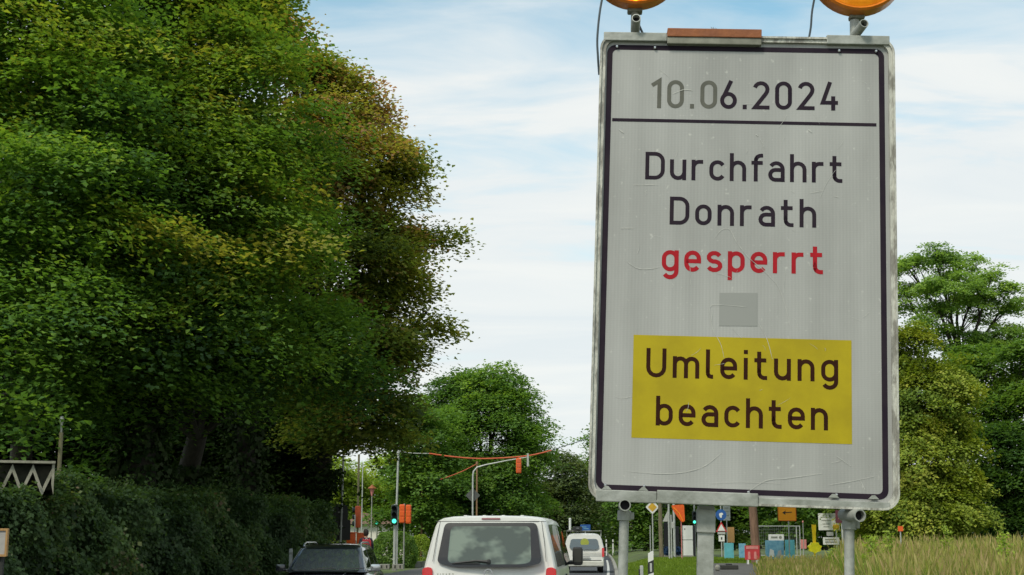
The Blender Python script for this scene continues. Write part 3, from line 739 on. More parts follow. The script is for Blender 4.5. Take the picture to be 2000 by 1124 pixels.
# --- grass
def blades(name, label_cat, n, yr, xf, hmin, hmax, w, fol, seeds=0.0, brown=None, kind='stuff', bend=.25, tint0=.35, avoid=None):
    y = rng.uniform(yr[0], yr[1], n); x = xf(y, rng.random(n))
    if avoid is not None:
        k_ = ~avoid(x, y); x = x[k_]; y = y[k_]; n = len(x)
    z = np.array([gz(float(a), float(b)) for a, b in zip(x, y)])
    patch = .5 + .5 * np.sin(x * .9 + np.sin(y * .35) * 2) * np.sin(y * .5 + x * .3)
    h = (hmin + (hmax - hmin) * rng.random(n) ** 1.8) * (.82 + .25 * patch)
    a = rng.uniform(0, 2 * PI, n); dx_ = np.cos(a); dy_ = np.sin(a)
    b = rng.uniform(0, bend, n) * h
    la = rng.uniform(0, 2 * PI, n)
    wv = w * rng.uniform(.6, 1.4, n)
    base = np.stack([x, y, z - .02], 1); sd = np.stack([dx_, dy_, np.zeros(n)], 1) * wv[:, None] * .5
    ln = np.stack([np.cos(la) * b, np.sin(la) * b, h], 1)
    mid = base + ln * np.array([.35, .35, .6]); tip = base + ln
    V = np.stack([base - sd, mid - sd * .8, tip, mid + sd * .8], 1)
    ti = tint0 + .25 * (patch - .5) + rng.normal(0, .16, n)
    if brown is not None: ti = ti + brown(x, y)
    parts = [V]; tis = [ti]
    if seeds > 0:
        k = np.where(rng.random(n) < seeds)[0]
        s = h[k] * .16; c = tip[k]
        cross = np.stack([dx_[k], dy_[k], np.zeros(len(k))], 1) * (w * 1.5)
        upv = nrm(ln[k]) * s[:, None]
        parts.append(np.stack([c - upv, c - cross, c + upv * .8, c + cross], 1)); tis.append(rng.normal(.9, .08, len(k)))
    o = quads_obj(name, np.concatenate(parts), np.concatenate(tis), G[fol], kind=kind)
    return o
def pxband(a, b):
    return lambda y, u: ((a + (b - a) * u) - 1000) / F * CP * y
def brownish(x, y):
    px = x / (CP * y) * F + 1000
    return .38 * np.exp(-((px - 1590) / 70) ** 2) * (y < 60) - .05
def on_path(x, y): return np.abs(x - (P(1438, 1110, 47).x + (y - 47) * .150)) < .86 - (y > 64) * 5
o = blades('tall_grass', None, 120000, (15, 34), lambda y, u: pxband(1690, 2080)(y, u), .40, .95, .0075, 'grass', .10, brownish, bend=.6, tint0=.10)
o = blades('tall_grass', None, 80000, (30, 58), lambda y, u: pxband(1640, 2080)(y, u), .45, 1.05, .011, 'grass', .12, brownish, bend=.5, tint0=.13)
o = blades('tall_grass', None, 60000, (26, 52), lambda y, u: pxband(1480, 1700)(y, u), .22, .60, .009, 'grass', .16, brownish, bend=.5, tint0=.22)
o = blades('lawn', None, 52000, (30, 80), lambda y, u: pxband(1222, 1500)(y, u), .04, .15, .035, 'lawn', 0, None, bend=.6, tint0=.4, avoid=on_path)
# weeds and small leafy plants in the tall grass and round the posts
def weed(px, Y, h, label, n=260, leaf=.09, fol='bright'):
    x = PX(px, Y); b = (x, Y, gz(x, Y)); t = thing('weed', label, 'plant', b)
    z = rng.uniform(.1, 1, n) * h; rr = (.10 + .22 * (1 - z / h)) * rng.uniform(.2, 1.2, n); a = rng.uniform(0, 2 * PI, n)
    c = np.stack([np.cos(a) * rr, np.sin(a) * rr, z], 1)
    quads_obj('leaves', leaf_faces(c, np.array([[0, -.3, .8]]), leaf, .6, .5), rng.normal(.5, .2, n), G[fol], t)
    MB().tube([(0, 0, -.05), (.02, 0, h * .5), (0, .02, h)], [.012, .009, .004], n=5).build('stem', M['bark_pale'], t)
for px, Y, h, lb in ((1625, 40, .9, 'leafy green weed left of the right leg of the big sign'), (1700, 24, 1.25, 'tall leafy weed right of the right leg of the big sign'),
                     (1735, 30, 1.35, 'tall weed under the bottom right corner of the big sign'), (1850, 34, 1.45, 'tall weed standing out of the grass below the linden'),
                     (1960, 28, 1.3, 'leafy weed near the right edge in the tall grass')):
    weed(px, Y, h, lb)

# ------------------------------------------------------------ lettering: monoline road-sign strokes
SW = .143; HH = SW / 2; XH = .74
def arc(cx, cy, rx, ry, a0, a1, n=9):
    return [(cx + rx * math.cos(R(a0 + (a1 - a0) * i / (n - 1))), cy + ry * math.sin(R(a0 + (a1 - a0) * i / (n - 1)))) for i in range(n)]
x0 = HH; w_ = .43; x1 = x0 + w_; r_ = .215; cx_ = x0 + r_; yt = XH - HH; yb = HH
def stad(x0, x1, yb, yt, r):
    return arc(x1 - r, yt - r, r, r, 0, 90) + arc(x0 + r, yt - r, r, r, 90, 180) + arc(x0 + r, yb + r, r, r, 180, 270) + arc(x1 - r, yb + r, r, r, 270, 360)
GL = {}
GL['o'] = (.573, [(stad(x0, x1, yb, yt, r_), 1)])
GL['n'] = (.573, [([(x0, 0), (x0, XH)], 0), (arc(cx_, yt - r_, r_, r_, 175, 0) + [(x1, 0)], 0)])
GL['h'] = (.573, [([(x0, 0), (x0, 1)], 0), (arc(cx_, yt - r_, r_, r_, 175, 0) + [(x1, 0)], 0)])
GL['u'] = (.573, [([(x1, 0), (x1, XH)], 0), ([(x0, XH)] + arc(cx_, yb + r_, r_, r_, 180, 355), 0)])
GL['m'] = (.90, [([(x0, 0), (x0, XH)], 0), (arc(x0 + .19, yt - .19, .19, .19, 175, 0) + [(x0 + .38, 0)], 0), (arc(x0 + .57, yt - .19, .19, .19, 175, 0) + [(x0 + .76, 0)], 0)])
GL['r'] = (.44, [([(x0, 0), (x0, XH)], 0), (arc(x0 + .2, yt - .2, .2, .2, 175, 90) + [(x0 + .33, yt)], 0)])
GL['c'] = (.53, [(arc(cx_, yt - r_, r_, r_, 30, 180) + arc(cx_, yb + r_, r_, r_, 180, 330), 0)])
GL['e'] = (.573, [([(x0, XH / 2), (x1, XH / 2)] + arc(cx_, yt - r_, r_, r_, 0, 180) + arc(cx_, yb + r_, r_, r_, 180, 325), 0)])
GL['a'] = (.573, [(arc(cx_, yt - r_, r_, r_, 150, 0) + [(x1, 0)], 0), ([(x1, .425), (x0 + .19, .425)] + arc(x0 + .177, .248, .177, .177, 90, 270) + [(x1, HH)], 0)])
GL['g'] = (.573, [(stad(x0, x1, yb, yt, r_), 1), ([(x1, XH)] + [(x1, .0)] + arc(cx_, -.0, r_, .205, 0, -150), 0)])
GL['p'] = (.573, [(stad(x0, x1, yb, yt, r_), 1), ([(x0, XH), (x0, -.27)], 0)])
GL['b'] = (.573, [(stad(x0, x1, yb, yt, r_), 1), ([(x0, 0), (x0, 1)], 0)])
GL['t'] = (.44, [([(x0 + .09, .96), (x0 + .09, .25)] + arc(x0 + .27, yb + .18, .18, .18, 180, 270) + [(x0 + .36, HH)], 0), ([(0, yt), (.40, yt)], 0)])
GL['f'] = (.40, [([(x0 + .08, 0), (x0 + .08, .75)] + arc(x0 + .26, 1 - HH - .18, .18, .18, 180, 90) + [(x0 + .33, 1 - HH)], 0), ([(0, yt), (.39, yt)], 0)])
GL['s'] = (.53, [(arc(x0 + .19, yt - .15, .19, .15, 20, 255) + arc(x0 + .19, yb + .152, .205, .152, 80, -160), 0)])
GL['i'] = (.143, [([(x0, 0), (x0, XH)], 0), ([(x0, .87), (x0, 1.01)], 0)])
GL['l'] = (.27, [([(x0, 1), (x0, .20)] + arc(x0 + .13, HH + .13, .13, .13, 180, 270) + [(x0 + .18, HH)], 0)])
GL['D'] = (.68, [([(x0, HH), (x0, 1 - HH)] + arc(x0 + .27, 1 - HH - .27, .27, .27, 90, 0) + arc(x0 + .27, HH + .27, .27, .27, 0, -90), 1)])
GL['U'] = (.68, [([(x0, 1)] + arc(x0 + .27, HH + .27, .27, .27, 180, 360) + [(x0 + .54, 1)], 0)])
GL['0'] = (.573, [(stad(x0, x1, HH, 1 - HH, r_), 1)])
GL['1'] = (.36, [([(.29, 0), (.29, 1 - .03), (.04, .80)], 0)])
GL['2'] = (.573, [(arc(cx_, 1 - HH - r_, r_, r_, 165, -20) + [(x1 - .06, .55), (x0 + .015, HH), (.573, HH)], 0)])
GL['4'] = (.60, [([(.34, 1.0), (x0 + .02, .27), (.60, .27)], 0), ([(.44, .50), (.44, 0)], 0)])
GL['6'] = (.573, [(arc(cx_, HH + .23, r_, .23, 0, 360, 25), 1), ([(x0 + .06, HH + .38), (x0 + .30, 1.0)], 0)])
GL['.'] = (.16, [([(.08, 0), (.08, .16)], 0)])
GL['V'] = (.62, [([(.05, 1), (.31, .04), (.57, 1)], 0)])
GL['A'] = (.62, [([(.05, 0), (.31, .94), (.57, 0)], 0), ([(.17, .30), (.45, .30)], 0)])
GL['R'] = (.60, [([(x0, 0), (x0, 1 - HH), (.35, 1 - HH)] + arc(.34, .715, .2, .2, 80, -80) + [(x0, .49)], 0), ([(.30, .49), (.52, 0)], 0)])
GL['O'] = (.66, [(stad(x0, .585, HH, 1 - HH, .25), 1)])
GL['I'] = (.143, [([(x0, 0), (x0, 1)], 0)])
def ribbon(path, closed, half):
    pts = [Vector((p[0], p[1])) for p in path]
    q = [pts[0]]
    for p in pts[1:]:
        if (p - q[-1]).length > 1e-4: q.append(p)
    if closed and (q[0] - q[-1]).length < 1e-4: q.pop()
    n = len(q); L = []; Rr = []
    for i in range(n):
        if closed: a, b = q[(i - 1) % n], q[(i + 1) % n]
        else: a, b = q[max(i - 1, 0)], q[min(i + 1, n - 1)]
        d1 = (q[i] - a).normalized() if (q[i] - a).length > 1e-6 else (b - q[i]).normalized()
        d2 = (b - q[i]).normalized() if (b - q[i]).length > 1e-6 else d1
        t = (d1 + d2)
        t = t.normalized() if t.length > 1e-4 else d1
        nn = Vector((-t.y, t.x)); c = max(.35, nn.dot(Vector((-d1.y, d1.x))))
        L.append(q[i] + nn * half / c); Rr.append(q[i] - nn * half / c)
    return L, Rr
def write(mb, text, xa, xb, za, zb, cap, y=.0012, track=None, stroke=.95, shear=0):
    """letters between local x xa..xb; baseline height za..zb"""
    ws = [GL[c][0] * cap for c in text]
    gap = (xb - xa - sum(ws)) / max(1, len(text) - 1)
    if track is not None: gap = track
    x = xa
    for i, c in enumerate(text):
        for si, (path, cl) in enumerate(GL[c][1]):
            L, Rr = ribbon(path, cl, HH * stroke)
            n = len(L); base = za + (zb - za) * (x + ws[i] / 2 - xa) / (xb - xa)
            yy = y - .0002 * si
            f = lambda p: (x + p.x * cap + shear * p.y * cap, yy, base + p.y * cap)
            vs = [f(p) for p in L] + [f(p) for p in Rr]
            fs = [(k, (k + 1) % n, (k + 1) % n + n, k + n) for k in range(n if cl else n - 1)]
            mb._add(vs, fs)
        x += ws[i] + gap
    return mb

# ------------------------------------------------------------ the big sign
SIGN_TILT, SIGN_YAW = .0375, -.0550
sg = thing('road_sign', 'large portrait detour notice board with yellow panel on galvanised posts in the foreground', 'road sign',
           (1.0279, 6.0, 2.8419), rot=(0, SIGN_TILT, SIGN_YAW))
def rrect(x0, z0, x1, z1, r, n=6):
    P_ = []
    for cx, cz, a in ((x1 - r, z1 - r, 0), (x0 + r, z1 - r, 90), (x0 + r, z0 + r, 180), (x1 - r, z0 + r, 270)):
        for k in range(n + 1):
            t = R(a + 90 * k / n); P_.append((cx + r * math.cos(t), cz + r * math.sin(t)))
    return P_
def ring_frame(mb, outer, inner, yf, yb):
    n = len(outer)
    vs = [(p[0], yf, p[1]) for p in outer] + [(p[0], yf, p[1]) for p in inner] + [(p[0], yb, p[1]) for p in inner] + [(p[0], yb, p[1]) for p in outer]
    fs = []
    for k in range(n):
        j = (k + 1) % n
        for a in range(4): b = (a + 1) % 4; fs.append((a * n + k, a * n + j, b * n + j, b * n + k))
    return mb._add(vs, fs)
W2, H2 = .6627, 1.0541
mb = MB(); mb.prism(rrect(-.650, -1.041, .650, 1.041, .055), .002, .016); mb.build('sign_panel', M['sheeting'], sg)
# folded edge profile: outer wall, rolled lip towards the face
fr = MB()
o1 = rrect(-W2, -H2, W2, H2, .070); i1 = rrect(-W2 + .009, -H2 + .009, W2 - .009, H2 - .009, .062)
i2 = rrect(-W2 + .026, -H2 + .026, W2 - .026, H2 - .026, .05)
ring_frame(fr, o1, i1, -.020, .045)
ring_frame(fr, i1, i2, -.012, .0015)
fr.build('frame', M['galv_worn'], sg, smooth_=True)
bk = MB()
ring_frame(bk, rrect(-.630, -1.009, .619, 1.009, .040), rrect(-.6055, -.986, .5945, .986, .022), .0009, .0019)
bk.build('black_border', M['black_foil'], sg)
MB().box((-.0091, .0013, .6530), (1.181, .0012, .0145)).build('divider_line', M['black_foil'], sg)
# lines of writing
mb = MB(); write(mb, '10.0', -.428, -.128, .7115, .7133, .1335); mb.build('lettering', M['faded_foil'], sg, label='faded grey figures 10.0 of the date')
mb = MB(); write(mb, '6.2024', -.1155, .412, .7133, .7160, .1335); mb.build('lettering', M['black_foil'], sg, label='black figures 6.2024 of the date')
mb = MB(); write(mb, 'Durchfahrt', -.446, .431, .377, .3809, .129); mb.build('lettering', M['black_foil'], sg, label='black word Durchfahrt')
mb = MB(); write(mb, 'Donrath', -.333, .315, .1722, .1745, .129); mb.build('lettering', M['black_foil'], sg, label='black word Donrath')
mb = MB(); write(mb, 'gesperrt', -.3635, .345, -.0400, -.0350, .129, stroke=1.02); mb.build('lettering', M['red_foil'], sg, label='red word gesperrt')
MB().prism([(-.481, -.3286), (.4662, -.3254), (.4662, -.7770), (-.481, -.7803)], .0010, .0019).build('yellow_panel', M['yellow_foil'], sg)
mb = MB(); write(mb, 'Umleitung', -.4235, .4085, -.5148, -.5089, .129, y=.0003); mb.build('lettering', M['brown_ink'], sg, label='dark brown word Umleitung on the yellow panel')
mb = MB(); write(mb, 'beachten', -.3775, .3640, -.7236, -.7206, .129, y=.0003); mb.build('lettering', M['brown_ink'], sg, label='dark brown word beachten on the yellow panel')
MB().prism([(-.108, -.1303), (.0585, -.1268), (.0585, -.2745), (-.108, -.278)], .0006, .0019).build('cover_patch', M['patch'], sg, label='plain grey square patch below the red word')
# scratches: thin curved wear marks
def scratch(mb, pts, w, y=-.0008):
    pts = [Vector(p) for p in pts]; q = []
    for i in range(len(pts) - 1):
        p0 = pts[max(i - 1, 0)]; p1 = pts[i]; p2 = pts[i + 1]; p3 = pts[min(i + 2, len(pts) - 1)]
        for k in range(6):
            t = k / 6
            q.append(.5 * ((2 * p1) + (p2 - p0) * t + (2 * p0 - 5 * p1 + 4 * p2 - p3) * t * t + (3 * p1 - p0 - 3 * p2 + p3) * t ** 3))
    q.append(pts[-1])
    L = []; Rr = []
    for i, p in enumerate(q):
        t = (q[min(i + 1, len(q) - 1)] - q[max(i - 1, 0)]).normalized(); nn = Vector((-t.y, t.x))
        ww = w * .38 * math.sin(PI * (i + .6) / (len(q) + .2)) ** .4 * random.uniform(.4, 1.15)
        L.append(p + nn * ww); Rr.append(p - nn * ww)
    n = len(q)
    mb._add([(p.x, y, p.y) for p in L] + [(p.x, y, p.y) for p in Rr], [(k, k + 1, k + 1 + n, k + n) for k in range(n - 1)])
mb = MB()
for pts, w in (([(-.135, .115), (-.10, .155), (-.065, .155), (-.035, .10), (.02, .03), (.10, -.04), (.16, -.12), (.205, -.285)], .0030),
               ([(-.135, -.20), (-.14, -.28), (-.10, -.36), (-.085, -.42)], .0025), ([(.06, -.255), (.10, -.33), (.125, -.42)], .0028), ([(-.05, -.285), (-.01, -.33)], .0022),
               ([(-.50, -.925), (-.32, -.93), (-.18, -.90), (-.09, -.83)], .0034), ([(-.14, -.965), (.0, -.955), (.16, -.955)], .0030), ([(.03, -.99), (.10, -.945), (.2, -.93), (.34, -.905)], .0036),
               ([(.36, -.955), (.46, -.935), (.56, -.91)], .0030), ([(.50, -.93), (.52, -.97)], .003), ([(-.24, -.0), (-.235, -.10)], .0022), ([(-.52, .0), (-.47, -.03), (-.41, -.03), (-.37, -.02)], .0034),
               ([(-.33, .78), (-.28, .80), (-.24, .798)], .004), ([(.0, -.19), (.0, -.19), (-.12, -.185), (-.15, -.20), (-.145, -.27)], .0030), ([(.40, .44), (.36, .38), (.33, .31)], .0022),
               ([(-.50, .35), (-.38, .355)], .0024), ([(.18, -.02), (.17, -.13)], .0018), ([(-.56, -.60), (-.53, -.61), (-.48, -.60)], .0022), ([(.40, -.83), (.46, -.87)], .0028),
               ([(-.57, .61), (-.545, .59)], .005), ([(.28, .625), (.295, .612)], .006), ([(.045, .598), (.055, .59)], .005), ([(.28, .33), (.35, .345)], .0022), ([(-.55, .15), (-.49, .152)], .003), ([(.0, .74), (.03, .74)], .002)):
    scratch(mb, pts, w)
for k in range(34):
    a = random.uniform(-.55, .55); b = random.uniform(-.95, .95); l = random.uniform(.01, .07); t = random.uniform(0, PI)
    scratch(mb, [(a, b), (a + l * .5 * math.cos(t) + .004, b + l * .5 * math.sin(t)), (a + l * math.cos(t), b + l * math.sin(t))], random.uniform(.0010, .0022))
mb.build('scratch_marks', M['scratch'], sg, kind='stuff')
# screws
for sx, sz in ((-.5863, .9983), (-.4135, .9964), (.4167, .9963), (.5816, .9968), (-.5893, -.9892), (-.4219, -.9877), (.025, -.9979), (.3984, -.9953), (.5582, -.9983)):
    MB().lathe([(0, -.012), (.004, -.0115), (.0068, -.0085), (.0072, -.005), (.0072, .0)], (sx, 0, sz), axis=(0, 1, 0), n=14).build('screw', M['chrome'], sg, smooth_=True)
# clamp rails, top and bottom
def rail(x0, x1, zc, h, mat_, d=.05, yc=.004, tilt=0.0, name='clamp_rail', lbl=None):
    mb = MB(); L = x1 - x0
    mb.box((x0 + L / 2, yc, zc), (L, d, h), bev=.0035)
    return mb.build(name, mat_, sg, label=lbl)
rail(-.648, -.3605, 1.043, .040, M['galv'])
rail(-.359, .0665, 1.027, .032, M['bracket_grey'], d=.056)
rail(-.359, .0665, 1.063, .040, M['rust'], d=.068, name='rust_brown_rail', lbl='rusty brown rail piece on the top edge')
rail(.3595, .640, 1.044, .042, M['galv'])
rail(-.628, -.3675, -1.034, .050, M['galv'])
rail(-.3662, .0642, -1.030, .056, M['galv'], d=.058)
rail(.0655, .62, -1.036, .034, M['galv'], d=.046)
for x in (-.583, .385, .553, -.425):
    MB().prism([(x - .022, -1.008), (x + .022, -1.008), (x + .006, -.992), (x - .006, -.992)], -.020, -.008).build('clamp_tab', M['galv'], sg)
# twig and bud lodged on the brown rail
mb = MB()
for a in range(7):
    t = a * .9; mb.tube([(-.148, 0, 1.083), (-.148 + .014 * math.cos(t), .01 * math.sin(t), 1.095 + .006 * math.sin(2 * t))], [.0025, .001], n=5)
mb.build('wing_nut', M['bracket_grey'], sg)
# posts and tubes
BOT = -2.62
for x, w, kind in ((-.5026, .021, 'tube'), (.4650, .0215, 'tube')):
    mb = MB(); mb.tube([(x, .072, BOT), (x, .072, .9), (x + (.036 if x > 0 else 0), .072, .95), (x + (.036 if x > 0 else 0), .072, 1.17)], w, n=20); mb.build('post', M['galv'], sg, smooth_=True)
mb = MB(); mb.box((-.1494, .078, (BOT - 1.06) / 2 - .0), (.070, .05, -BOT - 1.06), bev=.004); mb.box((-.1494, .074, -1.125), (.079, .062, .10), bev=.004)
mb.build('post', M['galv'], sg)
def pipe_end(c, d, L, r, name, m=None):
    c = Vector(c); d = Vector(d).normalized(); t = r * .80
    mb = MB()
    mb.lathe([(r, L), (r, 0), (t, 0), (t, L * .9)], c, axis=d, n=22); o = mb.build(name, m or M['galv'], sg, smooth_=True)
    MB().lathe([(t * .99, .03), (0.0, .03)], c, axis=d, n=22).build('tube_inside', M['tubein'], o)  # near-black disc stands in for the shade inside the tube
pipe_end((-.5035, -.055, -1.072), (0, 1, 0), .16, .0255, 'cross_tube')
pipe_end((.4870, -.060, -1.080), (-.28, 1, .02), .16, .0265, 'cross_tube')
pipe_end((-.5030, -.060, 1.116), (0, 1, -.12), .15, .0205, 'stub_tube')
pipe_end((.5185, -.065, 1.106), (-.22, 1, -.20), .16, .0205, 'stub_tube')
for x, z in ((-.5026, -1.115), (.465, -1.118)):
    mb = MB(); mb.lathe([(.0262, -.022), (.030, -.02), (.030, .02), (.0262, .022)], (x, .072, z), n=20); mb.box((x + .034, .072, z), (.018, .03, .03), bev=.003)
    mb.build('tube_clamp', M['galv'], sg, smooth_=True)
mb = MB(); mb.box((-.02, .072, BOT + .03), (1.7, .08, .06), bev=.006)
for x in (-.5, .465): mb.box((x, .072, BOT + .03), (.10, 1.3, .07), bev=.006)
mb.build('foot_frame', M['galv'], sg)
# things standing on it: the two round flashing lamps and the cables
def lamp(x, z, r, label, has_glint, yaw=0.0):
    p = Matrix.Translation(sg.location) @ Matrix.Rotation(SIGN_YAW, 4, 'Z') @ Matrix.Rotation(SIGN_TILT, 4, 'Y') @ Vector((x, .06, z))
    t = thing('warning_lamp', label, 'warning lamp', p, group='round amber warning lamps on top of the big sign', rot=(R(-3), SIGN_TILT, SIGN_YAW + yaw))
    MB().lathe([(r * .93, .05), (r, .03), (r, -.045), (r * .96, -.055), (r * .90, -.045)], (0, 0, 0), axis=(0, 1, 0), n=48).build('lens_rim', M['amber_rim'], t, smooth_=True)
    prof = [(r * .905, -.047)]
    for k in range(1, 15):
        rr = r * .9 * (1 - k / 15); prof.append((rr, -.047 - .045 * math.sin((1 - rr / r) * PI / 2) + (.0022 if k % 2 else -.0022)))
    prof.append((0, -.094)); MB().lathe(prof, (0, 0, 0), axis=(0, 1, 0), n=48).build('lens', M['amber'], t, smooth_=True)
    MB().lathe([(r * .93, .05), (r * .8, .10), (r * .4, .125), (0, .13)], (0, 0, 0), axis=(0, 1, 0), n=40).build('housing', M['black_plastic'], t, smooth_=True)
    if has_glint:
        MB().lathe([(0, -.012), (.020, -.009), (.028, .0)], (0, -.074, -r * .845), axis=(0, .92, .35), n=20).build('lens_glint', M['amber_glint'], t, smooth_=True)  # small glowing disc set on the lens as its painted yellow glint
    MB().box((0, .03, -r - .002), (.070, .05, .022), bev=.008).build('lamp_foot', M['bracket_grey'], t)
    mb = MB(); mb.tube([(0 if has_glint else -.006, .03, -r - .01), (0 if has_glint else -.010, .03, -r - .10)], .0175, n=16); mb.build('stem', M['bracket_grey'], t, smooth_=True)
lamp(-.5067, 1.4180, .2115, 'left round amber warning lamp with a bright yellow glint low in its lens', True)
lamp(.5120, 1.4060, .2150, 'right round amber warning lamp, unlit, cut off by the top edge', False)
def sgp(x, y, z): return Matrix.Translation(sg.location) @ Matrix.Rotation(SIGN_YAW, 4, 'Z') @ Matrix.Rotation(SIGN_TILT, 4, 'Y') @ Vector((x, y, z))
def cable(pts, r, label, m='cable', name='cable'):
    mb = MB(); q = []
    pts = [Vector(p) for p in pts]
    for i in range(len(pts) - 1):
        p0 = pts[max(i - 1, 0)]; p1 = pts[i]; p2 = pts[i + 1]; p3 = pts[min(i + 2, len(pts) - 1)]
        for k in range(8):
            t = k / 8; q.append(.5 * ((2 * p1) + (p2 - p0) * t + (2 * p0 - 5 * p1 + 4 * p2 - p3) * t * t + (3 * p1 - p0 - 3 * p2 + p3) * t ** 3))
    q.append(pts[-1]); mb.tube(q, r, n=7)
    return tag(mb.build(name, M[m], smooth_=True), label, 'cable')
cable([sgp(-.56, .10, 1.43), sgp(-.63, .06, 1.38), sgp(-.664, .035, 1.22), sgp(-.677, .03, 1.06), sgp(-.672, .03, .96), sgp(-.664, .05, .88)], .0052, 'thin dark cable hanging down beside the left edge of the big sign')
cable([sgp(-.500, .09, 1.17), sgp(-.478, .085, 1.12), sgp(-.462, .075, 1.075), sgp(-.46, .075, 1.02)], .0055, 'short dark cable running from the left lamp tube to the sign edge')
cable([sgp(.50, .10, 1.50), sgp(.36, .09, 1.42), sgp(.312, .07, 1.24), sgp(.30, .06, 1.13), sgp(.288, .06, 1.06)], .0050, 'thin dark cable curving down left of the right warning lamp')

# ------------------------------------------------------------ vehicles
def shell(stations, prof, leanf, mirror=True, front=False):
    """body from cross sections: stations (y, roof height, width factor, bottom z); prof (z, half width) foot to roof centre"""
    mb = MB(); zt = prof[-1][0]; z0 = prof[0][0]; rows = []
    for (y, rz, wf, bz) in stations:
        row = []
        for s in (1, -1):
            pr = prof if s == 1 else prof[::-1][1:]
            for z, hw in pr:
                zz = bz + (z - z0) / (zt - z0) * (rz - bz)
                row.append((s * hw * wf, y + leanf(zz) * max(0, 1 - y / 1.5) if not front else y, zz))
        rows.append(row)
    mb.grid(rows)
    n = len(rows[0])
    mb._add([], [])
    mb.f.append(tuple(range(n))); mb.m.append(mb.mi)
    b = (len(rows) - 1) * n; mb.f.append(tuple(b + k for k in range(n))); mb.m.append(mb.mi)
    for i in range(len(rows) - 1):   # floor
        mb.f.append((i * n, (i + 1) * n, (i + 1) * n + n - 1, i * n + n - 1)); mb.m.append(mb.mi)
    return mb
def interp(prof, z):
    for (za, a), (zb, b) in zip(prof, prof[1:]):
        if za <= z <= zb: return a + (b - a) * (z - za) / max(1e-6, zb - za)
    return prof[-1][1]
def wheel(t, x, y, r, w=.21):
    s = 1 if x > 0 else -1
    wh = MB().lathe([(r * .62, -w / 2), (r * .93, -w / 2), (r, -w / 2 + .03), (r, w / 2 - .03), (r * .93, w / 2), (r * .62, w / 2)], (x, y, r), axis=(1, 0, 0), n=28).build('wheel', M['tyre'], t, smooth_=True)
    mb = MB(); mb.lathe([(r * .63, w * .30 * s), (r * .55, w * .42 * s), (r * .18, w * .32 * s), (.01, w * .36 * s)], (x, y, r), axis=(1, 0, 0), n=20); mb.build('rim', M['rim'], wh, smooth_=True)
    return wh

# --- white van with big rear window
VY = 20.0
van = thing('van', 'large white van seen from behind with a wide tailgate window and roof brake light', 'van', (PX(955, VY), VY, 0), rz=-R(5.6))
prof = [(.28, .88), (.40, .93), (.70, .955), (1.12, .957), (1.25, .94), (1.45, .895), (1.65, .850), (1.80, .812), (1.875, .775), (1.915, .70), (1.937, .55), (1.945, .30), (1.948, .0)]
lean = lambda z: .02 + max(0, z - 1.15) ** 1.3 * .34
shell([(0, 1.925, .972, .34), (.025, 1.940, .988, .30), (.09, 1.948, 1.0, .28), (.6, 1.955, 1.005, .28), (1.6, 1.960, 1.005, .28), (2.8, 1.955, 1.0, .28), (3.35, 1.93, .99, .28), (3.9, 1.62, .97, .28), (4.25, 1.28, .95, .28), (4.75, 1.05, .88, .3), (4.93, .80, .80, .36)],
      prof, lean).build('body', M['white_paint'], van, smooth_=True)
def rear_y(z, off): return lean(z) + off
def rear_poly(name, pts, off, m, par, th=.012, lf=lean):
    mb = MB(); n = len(pts)
    vs = [(x, lf(z) + off, z) for x, z in pts] + [(x, lf(z) + off + th, z) for x, z in pts]
    mb._add(vs, [tuple(range(n)), tuple(range(2 * n - 1, n - 1, -1))] + [(k, k + n, (k + 1) % n + n, (k + 1) % n) for k in range(n)])
    return mb.build(name, m, par)
def rnd(pts, r=.05, n=4):
    out = []
    m = len(pts)
    for i in range(m):
        p = Vector(pts[i]); a = Vector(pts[i - 1]); b = Vector(pts[(i + 1) % m])
        ra = min(r, (a - p).length * .45, (b - p).length * .45)
        s = p + (a - p).normalized() * ra; e = p + (b - p).normalized() * ra
        for k in range(n + 1):
            t = k / n; q = s * (1 - t) ** 2 + p * 2 * t * (1 - t) + e * t * t; out.append((q.x, q.y))
    return out
def shrink(pts, dx, dz, cx=0, cz=1.5):
    return [(x - dx * (1 if x > cx else -1), z - dz * (1 if z > cz else -1)) for x, z in pts]
wout = rnd([(-.665, 1.845), (.665, 1.845), (.752, 1.28), (.50, 1.222), (-.50, 1.222), (-.752, 1.28)], .07)
win = rnd([(-.575, 1.795), (.575, 1.795), (.600, 1.29), (.45, 1.262), (-.45, 1.262), (-.600, 1.29)], .07)
# black printed margin as a ring, pane inside it with a blotchy grey-green reflection put into its colour
mb = MB(); n = len(wout)
vs = [(x, lean(z) - .010, z) for x, z in wout] + [(x, lean(z) - .012, z) for x, z in win] + [(x, lean(z) + .012, z) for x, z in win] + [(x, lean(z) + .012, z) for x, z in wout]
fs = [(a * n + k, a * n + (k + 1) % n, ((a + 1) % 4) * n + (k + 1) % n, ((a + 1) % 4) * n + k) for a in range(4) for k in range(n)]
mb._add(vs, fs); rw = mb.build('rear_window', M['frit'], van)
rear_poly('pane', win, -.0115, mat('tailgate_painted_reflection', (.135, .17, .13), .08, scale=1.9, col2=(.03, .042, .03), spec=.7, coat=.5, det=3, cmin=.42, cmax=.58, stretch=(1, 1, 1.6)), rw, th=.006)
